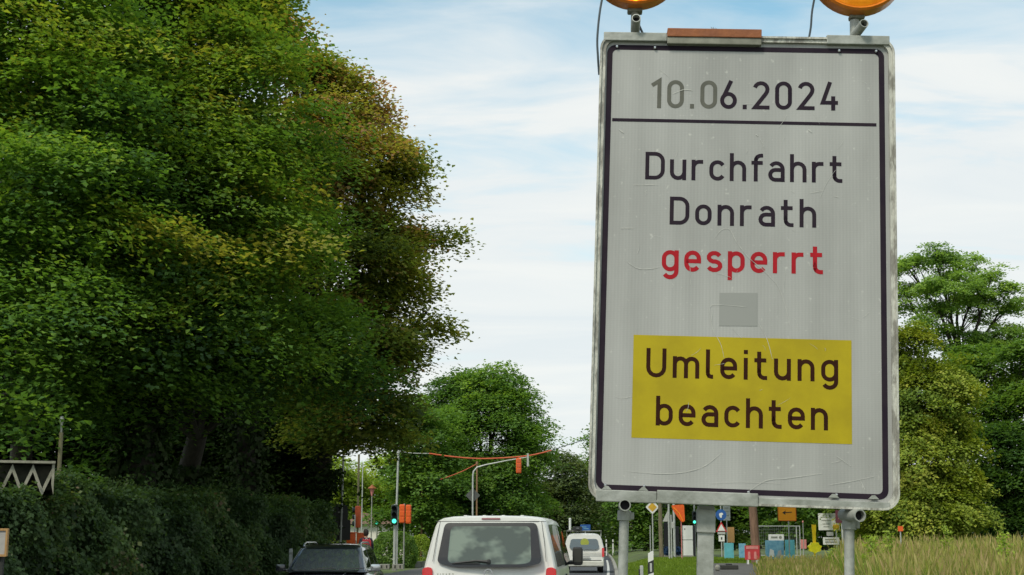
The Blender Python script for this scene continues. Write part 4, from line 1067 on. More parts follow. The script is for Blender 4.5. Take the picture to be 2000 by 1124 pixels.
# wiper
wp = MB(); wp.tube([(-.02, lean(1.30) - .045, 1.300), (-.18, lean(1.3) - .04, 1.312), (-.50, lean(1.28) - .03, 1.278)], [.022, .013, .010], n=8); wp.lathe([(0, -.06), (.03, -.055), (.034, 0), (.034, .03)], (-.01, lean(1.3), 1.298), axis=(0, 1, 0), n=16)
wp.box((-.33, lean(1.275) - .026, 1.272), (.40, .01, .018)); wp.build('wiper', M['black_plastic'], van, smooth_=True)
rear_poly('brake_light', rnd([(-.135, 1.914), (.135, 1.914), (.135, 1.892), (-.135, 1.892)], .008), -.016, M['brake_red'], van, th=.03)
for s in (-1, 1):
    rear_poly('tail_light', rnd([(s * .955, 1.20), (s * .885, 1.225), (s * .815, 1.21), (s * .80, 1.0), (s * .82, .72), (s * .95, .70)], .035), -.022, M['tail_red'], van, th=.12)
# tailgate seam, handle, number plate, bumper
for pts in ([(-.80, 1.865), (.80, 1.865)], [(-.79, .52), (.79, .52)]):
    mb = MB(); mb.tube([(x, lean(z) - .001, z) for x, z in pts], .004, n=5); mb.build('panel_gap', M['black_plastic'], van)
for s in (-1, 1):
    mb = MB(); mb.tube([(s * x, lean(z) - .001, z) for x, z in ((.735, 1.865), (.778, 1.60), (.812, 1.30))], .004, n=5); mb.build('panel_gap', M['black_plastic'], van)
MB().box((0, -.035, .43), (1.84, .16, .24), bev=.05).build('bumper', M['white_paint'], van)
MB().box((0, -.018, .78), (.53, .02, .12), bev=.004).build('number_plate', M['plate'], van)
MB().box((0, -.02, .93), (.62, .05, .06), bev=.01).build('tailgate_handle', M['white_paint'], van)
# emblem: ring with a bolt across it, and the model name
em = MB(); em.lathe([(.062, -.008), (.066, -.014), (.052, -.014), (.054, -.006)], (-.01, lean(1.135), 1.135), axis=(0, 1, 0), n=28)
em.prism([(-.09, 1.137), (-.005, 1.143), (-.012, 1.135), (.07, 1.135), (-.012, 1.127), (-.004, 1.133)], lean(1.135) - .018, lean(1.135) - .008)
em.build('emblem', M['chrome'], van, smooth_=True)
mb = MB(); write(mb, 'VIVARO', -.745, -.505, 1.103, 1.103, .034, y=lean(1.11) - .006, stroke=1.15); mb.build('lettering', M['bracket_grey'], van, kind='stuff')
# right flank: glazed panel, door gaps, hinges, mirror
def flank_poly(name, pts, s, off, m, par, pr=prof, th=.01, wf=1.0):
    mb = MB(); n = len(pts)
    vs = [(s * (interp(pr, z) * wf + off), y, z) for y, z in pts] + [(s * (interp(pr, z) * wf + off - th), y, z) for y, z in pts]
    mb._add(vs, [tuple(range(n)), tuple(range(2 * n - 1, n - 1, -1))] + [(k, k + n, (k + 1) % n + n, (k + 1) % n) for k in range(n)])
    return mb.build(name, m, par)
sideglass = mat('grey_flank_glass', (.09, .10, .095), .10, scale=1.2, col2=(.11, .12, .115), spec=.8, coat=.6)
for s in (-1, 1):
    flank_poly('side_window', rnd([(.42, 1.82), (2.0, 1.83), (2.0, 1.22), (.36, 1.22)], .05), s, .006, sideglass, van, wf=1.005)
    flank_poly('side_window', rnd([(2.12, 1.83), (3.2, 1.80), (3.55, 1.42), (3.62, 1.20), (2.12, 1.20)], .05), s, .006, M['dark_glass'], van, wf=1.004)
    mb = MB()
    for y in (2.06,): mb.tube([(s * (interp(prof, z) * 1.005 + .001), y, z) for z in (1.86, 1.6, 1.25, .9, .5)], .005, n=5)
    mb.build('door_gap', M['black_plastic'], van)
    MB().box((s * .966, 2.25, 1.06), (.03, .16, .03), bev=.008).build('door_handle', M['black_plastic'], van)
    MB().box((s * .966, .9, 1.045), (.012, 2.0, .022), bev=.004).build('door_rail', M['black_plastic'], van)
    mi = MB(); mi.box((s * 1.085, 3.45, 1.33), (.17, .13, .30), bev=.045); mi.box((s * .98, 3.48, 1.22), (.16, .05, .06), bev=.01); mm = mi.build('wing_mirror', M['black_plastic'], van, smooth_=True)
    MB().box((s * 1.085, 3.382, 1.34), (.13, .004, .22), bev=.001).build('mirror_glass', M['sign_dark'], mm)
for s in (-1, 1):
    wheel(van, s * .83, .95, .33); wheel(van, s * .83, 3.95, .33)
# roof ribs
for x in (-.42, -.14, .14, .42):
    mb = MB(); mb.box((x, 1.7, 1.952), (.05, 2.2, .012), bev=.005); mb.build('roof_rib', M['white_paint'], van)

# --- smaller white van further ahead
V2 = 64.0
v2 = thing('van', 'small white van further ahead carrying a roof rack with a white tube', 'van', (PX(1141, V2), V2, 0), rz=-R(2.2))
pr2 = [(.26, .80), (.40, .88), (.65, .905), (1.0, .905), (1.15, .89), (1.45, .82), (1.62, .75), (1.70, .66), (1.735, .45), (1.745, .0)]
ln2 = lambda z: .02 + max(0, z - .9) ** 1.2 * .22
shell([(0, 1.72, .96, .34), (.05, 1.74, .99, .28), (.3, 1.765, 1, .26), (1.5, 1.79, 1, .26), (2.6, 1.76, .99, .26), (3.4, 1.15, .96, .26), (4.3, .80, .82, .3)], pr2, ln2).build('body', M['white_paint'], v2, smooth_=True)
rear_poly('rear_window', rnd([(-.60, 1.52), (.60, 1.52), (.68, 1.13), (.55, 1.04), (-.55, 1.04), (-.68, 1.13)], .10), -.02, M['dark_glass'], v2, th=.03, lf=ln2)
MB().lathe([(0, -.004), (.19, -.004), (.19, .004)], (.02, ln2(1.32) - .026, 1.36), axis=(0, 1, 0), n=28).build('round_sticker', mat('yellow_green_sticker', (.36, .40, .06), .6, scale=5), v2)
for s in (-1, 1):
    rear_poly('tail_light', rnd([(s * .905, 1.12), (s * .80, 1.12), (s * .80, .72), (s * .90, .72)], .03), -.03, M['tail_red'], v2, th=.10, lf=ln2)
    mi = MB(); mi.box((s * 1.0, 2.75, 1.05), (.16, .12, .22), bev=.04); mi.build('wing_mirror', M['black_plastic'], v2, smooth_=True)
    flank_poly('side_window', rnd([(.5, 1.55), (1.5, 1.56), (1.5, 1.1), (.45, 1.1)], .05), s, .008, M['dark_glass'], v2, pr=pr2)
    wheel(v2, s * .76, .75, .31); wheel(v2, s * .76, 3.45, .31)
MB().box((0, -.05, .42), (1.76, .2, .24), bev=.05).build('bumper', M['van_dirt'], v2)
MB().box((0, -.02, .56), (1.55, .05, .03)).build('bumper_strip', M['black_plastic'], v2)
MB().box((.0, -.03, .70), (.50, .03, .11), bev=.004).build('number_plate', M['grey_sign'], v2)
for z in (.82, .92):
    MB().box((.1, .005, z), (1.35, .02, .016)).build('panel_crease', M['van_dirt'], v2)
for y in (.45, 1.4, 2.3):
    rk = MB(); rk.tube([(-.78, y, 1.62), (-.80, y, 1.88), (.80, y, 1.88), (.78, y, 1.62)], .018, n=7); rk.build('rack_bar', M['pole_grey'], v2)
for s in (-1, 1):
    MB().tube([(s * .74, .2, 1.90), (s * .74, 2.6, 1.90)], .016, n=7).build('rack_rail', M['pole_grey'], v2)
tt = thing('tube', 'white upright plastic tube standing on the ladder rack of the small van', 'tube', (v2.location.x - .62, V2 + .5, 1.90))
MB().tube([(0, 0, 0), (0, 0, .50)], .055, n=14).build('pipe', M['white_sign'], tt, smooth_=True)
MB().lathe([(.062, .50), (.062, .55), (.02, .57), (0, .57)], (0, 0, 0), n=14).build('cap', M['white_sign'], tt, smooth_=True)
MB().lathe([(.085, 0), (.085, .03), (.055, .04)], (0, 0, 0), n=14).build('foot', M['pole_grey'], tt, smooth_=True)
cs = thing('case', 'dark flat case lying on the ladder rack beside the white tube', 'case', (v2.location.x - .28, V2 + .6, 1.90))
MB().box((0, 0, .09), (.42, .5, .17), bev=.02).build('shell', M['black_plastic'], cs)
MB().box((0, -.26, .10), (.14, .03, .03), bev=.01).build('handle', M['rim'], cs)

# --- dark estate car coming towards us
KY = 27.0
car = thing('car', 'dark blue black estate car with silver roof rails coming towards us on the left', 'car', (PX(624, KY), KY, 0), rz=R(0))
low = [(.20, .78), (.35, .86), (.60, .90), (.80, .895), (.90, .86), (.965, .78), (.985, .60), (1.0, .0)]
shell([(0, .62, .86, .30), (.06, .70, .93, .24), (.30, .80, .98, .20), (.9, .915, 1.0, .18), (1.25, .965, 1.0, .18), (3.9, .99, 1.0, .18), (4.3, .97, .97, .2), (4.5, .80, .90, .28)], low, None, front=True).build('body', M['dark_paint'], car, smooth_=True)
# cabin rings from belt line to roof
def cabring(z, ya, yb, hwf, hwr, r=.16, n=5):
    pts = []
    for cx, cy, a, in ((hwf - r, ya + r, -90), (hwr - r, yb - r, 0), (-(hwr - r), yb - r, 90), (-(hwf - r), ya + r, 180)):
        for k in range(n + 1):
            t = R(a + 90 * k / n); pts.append((cx + r * math.cos(t), cy + r * math.sin(t), z))
    return pts
rings = [cabring(.95, .95, 4.34, .80, .78), cabring(1.20, 1.36, 4.26, .715, .70), cabring(1.40, 1.72, 4.12, .635, .62), cabring(1.455, 1.86, 4.02, .60, .58), cabring(1.485, 2.05, 3.9, .50, .50), cabring(1.495, 2.4, 3.6, .3, .3, .1)]
mb = MB(); mb.grid([r_i + [r_i[0]] for r_i in rings]); mb.poly([Vector(p) for p in rings[-1]]); mb.build('cabin', M['dark_paint'], car, smooth_=True)
def cab(zf): # interpolated ring parameters: front y, rear y, half width
    tb = [(.95, .95, 4.34, .79), (1.20, 1.36, 4.26, .708), (1.40, 1.72, 4.12, .628)]
    for a, b in zip(tb, tb[1:]):
        if a[0] <= zf <= b[0] + 1e-6:
            t = (zf - a[0]) / (b[0] - a[0]); return [a[i] + (b[i] - a[i]) * t for i in range(4)]
    return tb[-1]
def slab(mb, vs, nrm_, th=.012):
    n = len(vs); N_ = Vector(nrm_).normalized() * th
    v = [Vector(p) + N_ for p in vs] + [Vector(p) - N_ for p in vs]
    mb._add(v, [tuple(range(n)), tuple(range(2 * n - 1, n - 1, -1))] + [(k, k + n, (k + 1) % n + n, (k + 1) % n) for k in range(n)])
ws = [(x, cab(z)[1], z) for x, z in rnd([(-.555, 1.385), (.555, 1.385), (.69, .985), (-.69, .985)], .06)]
mb = MB(); slab(mb, ws, (0, -.75, .6)); mb.build('windshield', glassmat('car_windshield_sky_tint', (.3, .36, .36), (.08, .10, .12), .5, .10, .03, .04), car)  # pale blue-grey body colour stands in for sky reflected in the glass
mb = MB(); slab(mb, [(x, cab(z)[2], z) for x, z in rnd([(-.52, 1.36), (.52, 1.36), (.62, 1.02), (-.62, 1.02)], .06)], (0, 1, .2)); mb.build('rear_window', M['dark_glass'], car)
for s in (-1, 1):
    for pts in ([(1.32, 1.02), (2.35, 1.02), (2.38, 1.375), (1.80, 1.355)], [(2.44, 1.02), (3.35, 1.02), (3.30, 1.375), (2.46, 1.375)], [(3.42, 1.03), (3.98, 1.05), (3.82, 1.34), (3.38, 1.37)]):
        mb = MB(); slab(mb, [(s * cab(z)[3], y, z) for y, z in rnd(pts, .04)], (s, 0, .35), .008); mb.build('side_window', M['dark_glass'], car)
    mb = MB(); mb.tube([(s * cab(z)[3] - s * .012, cab(z)[1] + .105, z) for z in (.97, 1.2, 1.40)], .016, n=6); mb.build('window_trim', M['chrome'], car)
    rr = MB(); rr.tube([(s * .585, 1.93, 1.44), (s * .58, 2.02, 1.50), (s * .575, 2.25, 1.525), (s * .57, 3.6, 1.52), (s * .57, 3.85, 1.47)], [.012, .018, .018, .018, .012], n=8); rr.build('roof_rail', M['chrome'], car, smooth_=True)
    mi = MB(); mi.box((s * .955, 1.38, 1.03), (.20, .12, .15), bev=.045); mi.box((s * .85, 1.40, .985), (.12, .05, .04), bev=.01); mi.build('wing_mirror', M['chrome'] if s > 0 else M['dark_paint'], car, smooth_=True)
    hl = MB(); hl.box((s * .64, .10, .66), (.34, .12, .13), bev=.04); hl.build('headlight', M['lens_white'], car, smooth_=True)
    wheel(car, s * .78, .86, .32); wheel(car, s * .78, 3.55, .32)
for x in (-.3, .28):
    MB().tube([(x, .93, 1.00), (x + .2, .95, 1.015), (x + .5, .99, 1.03)], .008, n=5).build('wiper', M['black_plastic'], car)
MB().box((0, .0, .60), (.75, .05, .10), bev=.01).build('grille', M['black_plastic'], car)
MB().box((0, -.02, .42), (.52, .02, .11), bev=.004).build('number_plate', M['plate'], car)
mb = MB()
for s in (-1, 1): mb.tube([(s * .30, .35, .815), (s * .42, 1.0, .945)], .012, n=6)
mb.build('bonnet_crease', M['dark_paint'], car)

# ------------------------------------------------------------ street furniture
def base(px, Y): x = PX(px, Y); return Vector((x, Y, gz(x, Y)))
def pole_part(t, z0, z1, r, m, lean=0.0, name='pole'):
    mb = MB(); mb.tube([(0, 0, z0), (lean * (z1 - z0), 0, z1)], r, n=10); return mb.build(name, M[m], t, smooth_=True)
def zat(py, Y, px=1000): return P(px, py, Y).z
def pole_thing(name, label, cat, px, Y, pytop, r, m, lean=0, group=None):
    b = base(px, Y); t = thing(name, label, cat, b, group=group)
    pole_part(t, -.3, zat(pytop, Y) - b.z, r, m, lean); return t, b
def plate(mb, pts, y=-.04, th=.006): mb.prism(pts, y, y + th)
def circ(cx, cz, r, n=24): return [(cx + r * math.cos(2 * PI * k / n), cz + r * math.sin(2 * PI * k / n)) for k in range(n)]

# delineator posts
def delineator(px, Y, label, h=1.0, rz=0):
    b = base(px, Y); t = thing('delineator_post', label, 'roadside post', b, rz)
    def tri(s, z, y): return [(s * .00, y - .055, z), (.062, y + .06, z), (-.062, y + .06, z)]
    mb = MB()
    rows = [[(-.058, -.025, z), (.058, -.025, z), (.04, .055, z), (-.04, .055, z), (-.058, -.025, z)] for z in (-.1, h - .045)]
    rows.append([(-.058, -.025, h - .045), (.058, -.025, h + .0), (.04, .055, h), (-.04, .055, h - .04), (-.058, -.025, h - .045)])
    mb.grid(rows); mb.poly(rows[-1][:4]); mb.build('post', M['white_sign'], t)
    mb = MB(); mb.prism([(-.0605, h - .48), (.0605, h - .44), (.0605, h - .18), (-.0605, h - .235)], -.030, .03); bd = mb.build('black_band', M['black_plastic'], t)
    MB().prism(rnd([(-.022, h - .43), (.022, h - .43), (.022, h - .25), (-.022, h - .25)], .01), -.035, -.029).build('reflector', M['grey_sign'], bd)
    return t
d1 = delineator(1270, 30, 'white roadside marker post with slanted black band in the grass under the sign')
d1.location.z = P(1270, 1077, 30).z - 1.0
pd = base(1252, 29); t = thing('reflector_post', 'short grey post with a rounded top beside the white marker post', 'roadside post', pd)
h_ = zat(1104, 29) - pd.z
MB().box((0, 0, h_ / 2 - .05), (.07, .05, h_ + .08), bev=.015).build('post', M['pole_light'], t); MB().box((-.045, .0, h_ / 2 - .05), (.03, .04, h_ - .06), bev=.008).build('dark_edge', M['black_plastic'], t)

# priority road sign
t, b = pole_thing('priority_sign', 'yellow and white diamond sign on a thin grey pole partly behind the sign frame', 'road sign', 1275, 92, 985, .045, 'pole_light')
zc = zat(991, 92) - b.z
s_ = .46
MB().prism(rnd([(0, zc + s_), (s_, zc), (0, zc - s_), (-s_, zc)], .07), -.07, -.064).build('white_diamond', M['white_sign'], t)
MB().prism(rnd([(0, zc + .30), (.30, zc), (0, zc - .30), (-.30, zc)], .04), -.078, -.071).build('yellow_diamond', M['priority_yellow'], t)
t, b = pole_thing('pole', 'short plain grey pole just left of the diamond sign pole', 'pole', 1270, 90, 1027, .035, 'pole_light')
MB().lathe([(.036, -.01), (.036, .01), (0, .02)], (0, 0, zat(1027, 90) - b.z), n=12).build('cap', M['pole_grey'], t)
# no entry like small round sign
t, b = pole_thing('round_sign', 'small faded red and white round sign right of the left sign leg', 'road sign', 1233, 128, 1018, .03, 'pole_light')
zc = zat(1025, 128) - b.z
MB().prism(circ(0, zc, .32), -.05, -.044).build('disc', M['pink'], t)
MB().prism(circ(0, zc, .19), -.055, -.051).build('inner_disc', M['white_sign'], t)
# stub posts far on the verge beside the second van
for px, lb in ((1184, 'left of two low white verge posts beyond the small van'), (1197, 'right of two low white verge posts beyond the small van')):
    b = base(px, 118); t = thing('verge_post', lb, 'roadside post', b, group='low white posts beside the road')
    hh = zat(1054, 118) - b.z
    MB().box((0, 0, hh / 2), (.11, .11, hh), bev=.02).build('post', M['white_sign'], t); MB().box((0, 0, hh * .8), (.118, .118, .12), bev=.01).build('black_band', M['black_plastic'], t)

# signals
def signal_head(t, x, z, s=1.0, m='dark_green_metal', lit=2, yoff=-.12, n=3, back=False):
    # housing, three lenses with visors
    hd = MB().box((x, yoff + .06, z), (.30 * s, .18, .30 * n * s + .06), bev=.04).build('signal_housing', M[m], t, smooth_=True)
    for k in range(n):
        zz = z + (n - 1) * .15 * s - k * .30 * s
        if not back:
            MB().lathe([(.105 * s, -.03), (.10 * s, -.04), (.0, -.05)], (x, yoff, zz), axis=(0, 1, 0), n=20).build('signal_lens', M['green_light'] if k == lit else M['tubein'], hd, smooth_=True)
        mb = MB(); q = [(x + .125 * s * math.cos(R(a)), zz + .125 * s * math.sin(R(a))) for a in range(-10, 191, 20)]
        if back: continue
        mb.grid([[(p[0], yoff - .03, p[1]) for p in q], [(p[0], yoff - .22, p[1]) for p in q]]); mb.build('visor', M[m], hd)
    return hd
t, b = pole_thing('traffic_light', 'temporary traffic light showing green on a grey pole left of the white van', 'traffic light', 771, 68, 985, .07, 'pole_light')
signal_head(t, -.02, zat(1006, 68) - b.z, 1.0, yoff=-.2)
MB().tube([(.12, 0, -.2), (.12, .02, zat(990, 68) - b.z)], .035, n=8).build('cable_riser', M['pole_light'], t)
MB().box((0, 0, .09), (.22, .2, .2), bev=.03).build('pole_shoe', M['concrete'], t)
t2, b2 = pole_thing('traffic_light', 'smaller green traffic light further back beside the street lantern', 'traffic light', 736, 92, 1008, .05, 'pole_grey')
signal_head(t2, 0, zat(1014, 92) - b2.z, .85, yoff=-.15)
t3, b3 = pole_thing('traffic_light', 'green traffic light left of the middle leg of the big sign', 'traffic light', 1357, 88, 985, .05, 'pole_light')
signal_head(t3, -.02, zat(1012, 88) - b3.z, .85, yoff=-.15)
# orange temporary signals seen from behind
t4, b4 = pole_thing('temporary_signal', 'pair of orange temporary signal heads side by side right of the green light', 'traffic light', 789, 70, 984, .04, 'pole_grey')
for k, (dx, w) in enumerate(((-.10, .26), (.22, .26))):
    px_ = 0
    hd = MB().box((dx, -.12 - .02 * k, zat(1004, 70) - b4.z - .02 * k), (.27, .2, .93), bev=.06).build('signal_housing', M['orange'], t4, smooth_=True)
    for q in (-.3, 0, .3): MB().box((dx, -.225 - .02 * k, zat(1004, 70) - b4.z + q), (.20, .02, .22), bev=.01).build('lens_cover', M['orange'], hd)
t5, b5 = pole_thing('temporary_signal', 'narrow orange temporary signal on a beige pole above the dark car roof', 'traffic light', 698, 62, 888, .048, 'pole_beige')
hd = MB().box((.02, -.12, zat(1010, 62) - b5.z), (.25, .22, .95), bev=.05).build('signal_housing', M['orange_hose'], t5, smooth_=True)
for q in (-.3, 0, .3): MB().lathe([(.10, 0), (.12, -.10), (.09, -.12)], (-.10, -.12, zat(1010, 62) - b5.z + q), axis=(1, 0, 0), n=12).build('visor', M['dark_green_metal'], hd)
MB().tube([(-.08, -.3, -.1), (-.09, -.3, zat(1006, 62) - b5.z)], .03, n=8).build('front_pole', M['pole_light'], t5)
# orange battery boxes / barrier panels at its foot
for k, (px, lb) in enumerate(((686, 'left of two orange boxes behind the dark car roof'), (706, 'right of two orange boxes behind the dark car roof, beside the person'))):
    b = base(px, 58); t = thing('battery_box', lb, 'box', b, rz=.1 * k, group='orange boxes of the temporary signals')
    z1 = zat(1041 + 1 * k, 58) - b.z
    MB().box((0, 0, z1 - .32), (.36, .3, .60), bev=.03).build('box', M['orange'], t, smooth_=True)
    MB().box((0, 0, z1 + .0), (.39, .33, .05), bev=.015).build('lid', M['orange'], t)
    MB().box((0, 0, (z1 - .62) / 2), (.30, .26, z1 - .62), bev=.01).build('stand', M['bracket_grey'], t)

# dark sign backs in the shade
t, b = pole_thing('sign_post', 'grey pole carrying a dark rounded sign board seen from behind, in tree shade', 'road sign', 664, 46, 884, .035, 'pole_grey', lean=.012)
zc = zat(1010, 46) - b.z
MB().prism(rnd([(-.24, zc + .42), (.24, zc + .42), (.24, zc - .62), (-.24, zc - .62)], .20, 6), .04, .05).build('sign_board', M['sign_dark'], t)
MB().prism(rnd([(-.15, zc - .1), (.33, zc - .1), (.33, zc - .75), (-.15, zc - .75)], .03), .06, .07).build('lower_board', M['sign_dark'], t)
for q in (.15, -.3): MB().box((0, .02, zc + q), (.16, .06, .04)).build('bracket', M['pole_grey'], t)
t, b = pole_thing('pole', 'thin pale pole right of the orange temporary signal pole', 'pole', 706, 78, 905, .03, 'pole_light')
MB().lathe([(.032, 0), (.04, .02), (0, .04)], (0, 0, zat(905, 78) - b.z), n=10).build('cap', M['pole_grey'], t)
# old style lantern
t, b = pole_thing('street_lantern', 'old style street lantern with tapered glass head against the yellow green trees', 'street lamp', 725, 84, 970, .035, 'pole_grey')
zt = zat(969, 84) - b.z
MB().lathe([(.05, 0), (.16, .42), (.155, .44)], (0, 0, zt), n=6).build('lamp_glass', M['pink'], t)
MB().lathe([(.30, .44), (.10, .60), (.03, .66), (0, .72)], (0, 0, zt), n=6).build('lamp_roof', M['rust'], t)
MB().lathe([(.07, .3), (.07, .38), (.035, .42)], (0, 0, 0), n=10).build('pole_foot', M['pole_grey'], t)
# tall masts for the overhead cable
def mast(px, Y, top, r, m, label, lean=0, cat='pole', name='mast'):
    t, b = pole_thing(name, label, cat, px, Y, top, r, m, lean)
    MB().lathe([(r * 1.5, -.1), (r * 1.5, .05), (0, .1)], (lean * (zat(top, Y) - b.z), 0, zat(top, Y) - b.z - .05), n=12).build('mast_cap', M[m], t)
    return t, b
m1, mb1 = mast(771.5, 73, 880, .055, 'pole_light', 'tall grey mast above the green traffic light holding the overhead wire', .018)
m2, mb2 = mast(823, 86, 885, .06, 'pole_wood', 'tall brown wooden mast between the orange signals and the white van')
m3, mb3 = mast(931, 84, 903, .055, 'pole_wood', 'reddish wooden mast directly beside the curved grey lamp mast')
# curved lamp mast
t, b = pole_thing('lamp_mast', 'grey mast curving into a long arm towards the right over the road', 'street lamp', 923, 80, 930, .05, 'pole_light')
zb = zat(930, 80) - b.z
def rel(px, py, Y): p = P(px, py, Y); return p - b
q = [(0, 0, zb), rel(925, 921, 80), rel(932, 913, 80), rel(950, 908, 80), rel(990, 900, 80), rel(1031, 893, 80)]
MB().tube(q, [.05, .05, .045, .04, .035, .03], n=8).build('arm', M['pole_light'], t, smooth_=True)
MB().box(rel(1031, 899, 80), (.12, .10, .75), bev=.02).build('arm_end_bracket', M['pole_light'], t)
MB().prism(rnd([(0, zat(968, 80) - b.z + .42), (.42, zat(968, 80) - b.z), (0, zat(968, 80) - b.z - .42), (-.42, zat(968, 80) - b.z)], .05), .06, .068).build('diamond_sign_back', M['sign_back'], t)
# overhead wire with orange sleeve
def span(pxs, Y, r, m, label, name='overhead_cable'):
    o = cable([P(x, y, Y) for x, y in pxs], r, label, m, name); return o
span([(838, 886), (880, 892), (930, 896), (980, 895), (1035, 890), (1077, 880)], 80, .042, 'orange_hose', 'orange red sleeved overhead cable sagging across the road in front of the round tree', 'sleeved_cable')
span([(1077, 880), (1110, 869), (1150, 856), (1312, 800)], 80, .022, 'cable', 'thin grey overhead wire running from the orange sleeve behind the big sign')
span([(778, 881), (800, 885), (823, 886), (838, 886)], 80, .022, 'pole_light', 'pale overhead wire from the tall grey mast to the orange sleeve')
span([(860, 937), (880, 930), (905, 920), (932, 906)], 84, .026, 'orange_hose', 'short orange red stay cable rising to the reddish wooden mast', 'stay_cable')
span([(824, 934), (845, 934), (860, 937)], 84, .018, 'cable', 'thin grey wire between the brown mast and the short orange stay')
p = P(1312, 800, 80)
t = thing('mast', 'tall grey mast hidden behind the big sign holding the far end of the overhead wire', 'pole', (p.x, 80, gz(p.x, 80)))
pole_part(t, -.3, p.z - t.location.z + .1, .07, 'pole_light')
# hanging orange signal
p = P(1013, 893, 80); t = thing('hanging_signal', 'orange signal head hanging from the overhead cable', 'traffic light', p)
hd = MB().box((0, 0, -.50), (.30, .24, .86), bev=.06).build('signal_housing', M['orange'], t, smooth_=True)
for q in (-.27, 0, .27): MB().box((0, -.125, -.50 + q), (.2, .02, .2), bev=.01).build('lens_cover', M['orange_hose'], hd)
MB().tube([(0, 0, .03), (0, 0, -.1)], .02, n=6).build('hanger', M['orange'], t)

# white building behind the bush
b = base(738, 99); t = thing('building', 'low white rendered building glimpsed behind the street lantern and the bush', 'building', b)
z0, z1 = 0, zat(1024, 99) - b.z
W_ = 112 / SC(99)
MB().box((0, 3, z1 / 2), (W_, 6, z1)).build('wall', M['wall_white'], t)
mb = MB(); mb.prism([(-W_ / 2 - .4, z1 + .005), (W_ / 2 + .4, z1 + .005), (W_ / 2 - 1, z1 + .75), (-W_ / 2 + 1, z1 + .75)], -.4, 6.4); mb.build('roof', M['wall_pink'], t)
for k in range(4):
    wd = MB().box((-W_ / 2 + .9 + k * 1.15, -.02, z1 - 1.7), (.8, .06, 1.1)).build('window', M['dark_glass'], t)
    MB().box((-W_ / 2 + .9 + k * 1.15, -.05, z1 - 1.7), (.05, .04, 1.1)).build('mullion', M['white_sign'], wd)

# concrete weights at the foot of the temporary signals
for k, (px, py, w, lb) in enumerate(((752, 1107, .48, 'left concrete foot block near the green light pole'), (778, 1107, .52, 'right concrete foot block at the green light pole'))):
    Y = 66; b = base(px, Y); t = thing('foot_block', lb, 'concrete block', (b.x, Y, .115), group='concrete foot blocks of the signals')
    MB().box((0, 0, .12), (w, .4, .24), bev=.02).build('block', M['concrete'], t)
    for q in (-.12, .12): MB().box((q, -.2, .13), (.06, .03, .14), bev=.01).build('grip_slot', M['black_plastic'], t)
b = base(806, 75); t = thing('kerb_wall', 'low pale concrete edging between the foot blocks and the white van', 'low wall', (b.x, 75, 0))
for k in range(3): MB().box((-1.0 + k * 1.0, 0, .16), (.985, .25, .34), bev=.02).build('edging_stone', M['concrete'], t)

# ---- right hand cluster under the sign
def panel_on_post(px, Y, l, tp, r_, bt, face, label, cat='road sign', pole='pole_light', name='road_sign', rad=.03, prr=.03, pc=None):
    """sign whose face spans l..r_ x tp..bt in the photograph at distance Y"""
    b = base(pc if pc else (l + r_) / 2, Y); t = thing(name, label, cat, b)
    s = SC(Y); cx = ((l + r_) / 2 - (pc if pc else (l + r_) / 2)) / s
    za, zb_ = zat(bt, Y) - b.z, zat(tp, Y) - b.z; hw = (r_ - l) / 2 / s
    pole_part(t, -.3, zb_ - .03, prr, pole)
    MB().prism(rnd([(cx - hw, za), (cx + hw, za), (cx + hw, zb_), (cx - hw, zb_)], rad), -prr - .012, -prr - .004).build('sign_face', M[face], t)
    MB().box((cx, -prr + .002, (za + zb_) / 2), (hw * 1.4, .008, .05)).build('bracket', M['bracket_grey'], t)
    return t, b, cx, (za + zb_) / 2, hw, (zb_ - za) / 2, -prr - .012
# orange arrow board
t, b, cx, cz, hw, hh, yf = panel_on_post(1538, 70, 1521, 988, 1556, 1018, 'arrow_orange', 'orange rectangular sign with a black arrow pointing left', rad=.05, pc=1541)
mb = MB(); mb.prism([(cx - .24, cz + .03), (cx - .06, cz + .14), (cx - .09, cz + .055), (cx + .24, cz + .075), (cx + .24, cz + .035), (cx - .09, cz + .012), (cx - .08, cz - .08)], yf - .006, yf - .001); mb.build('arrow', M['black_plastic'], t)
ring = MB(); ring_frame(ring, rrect(cx - hw, cz - hh, cx + hw, cz + hh, .05), rrect(cx - hw + .03, cz - hh + .03, cx + hw - .03, cz + hh - .03, .03), yf - .004, yf - .0005); ring.build('rim', M['orange'], t)
# orange cover over a sign
b = base(1331, 74); t = thing('covered_sign', 'triangular sign wrapped in bright orange plastic on a thin pole', 'road sign', b)
s = SC(74); zc = zat(1003, 74) - b.z
pole_part(t, -.3, zc + .4, .028, 'pink')
MB().prism(rnd([(-.52, zc + .42), (.16, zc + .46), (.19, zc - .42), (.02, zc - .48), (-.40, zc + .1)], .10), -.09, -.03).build('cover', M['orange'], t)
MB().tube([(-.40, -.1, zc + .3), (-.1, -.11, zc), (.08, -.1, zc - .4)], .02, n=6).build('cover_fold', M['arrow_orange'], t)
# grey sign backs and posts left of it
t, b = pole_thing('sign_post', 'grey double post with a grey triangular sign back left of the orange cover', 'road sign', 1307, 76, 985, .055, 'pole_light')
zc = zat(1006, 76) - b.z
MB().prism(rnd([(-.34, zc - .36), (.20, zc - .36), (-.02, zc + .30)], .05), .06, .068).build('triangle_back', M['grey_sign'], t)
MB().tube([(.12, 0, -.2), (.12, 0, zc)], .04, n=8).build('second_post', M['pole_light'], t)
MB().box((.22, .0, zc - .55), (.15, .06, .35), bev=.03).build('small_plate', M['grey_sign'], t)
MB().lathe([(.09, -.06), (.10, 0), (.06, .07)], (-.20, 0, zc + .5), axis=(.4, 1, 0), n=14).build('spotlight', M['black_plastic'], t, smooth_=True)
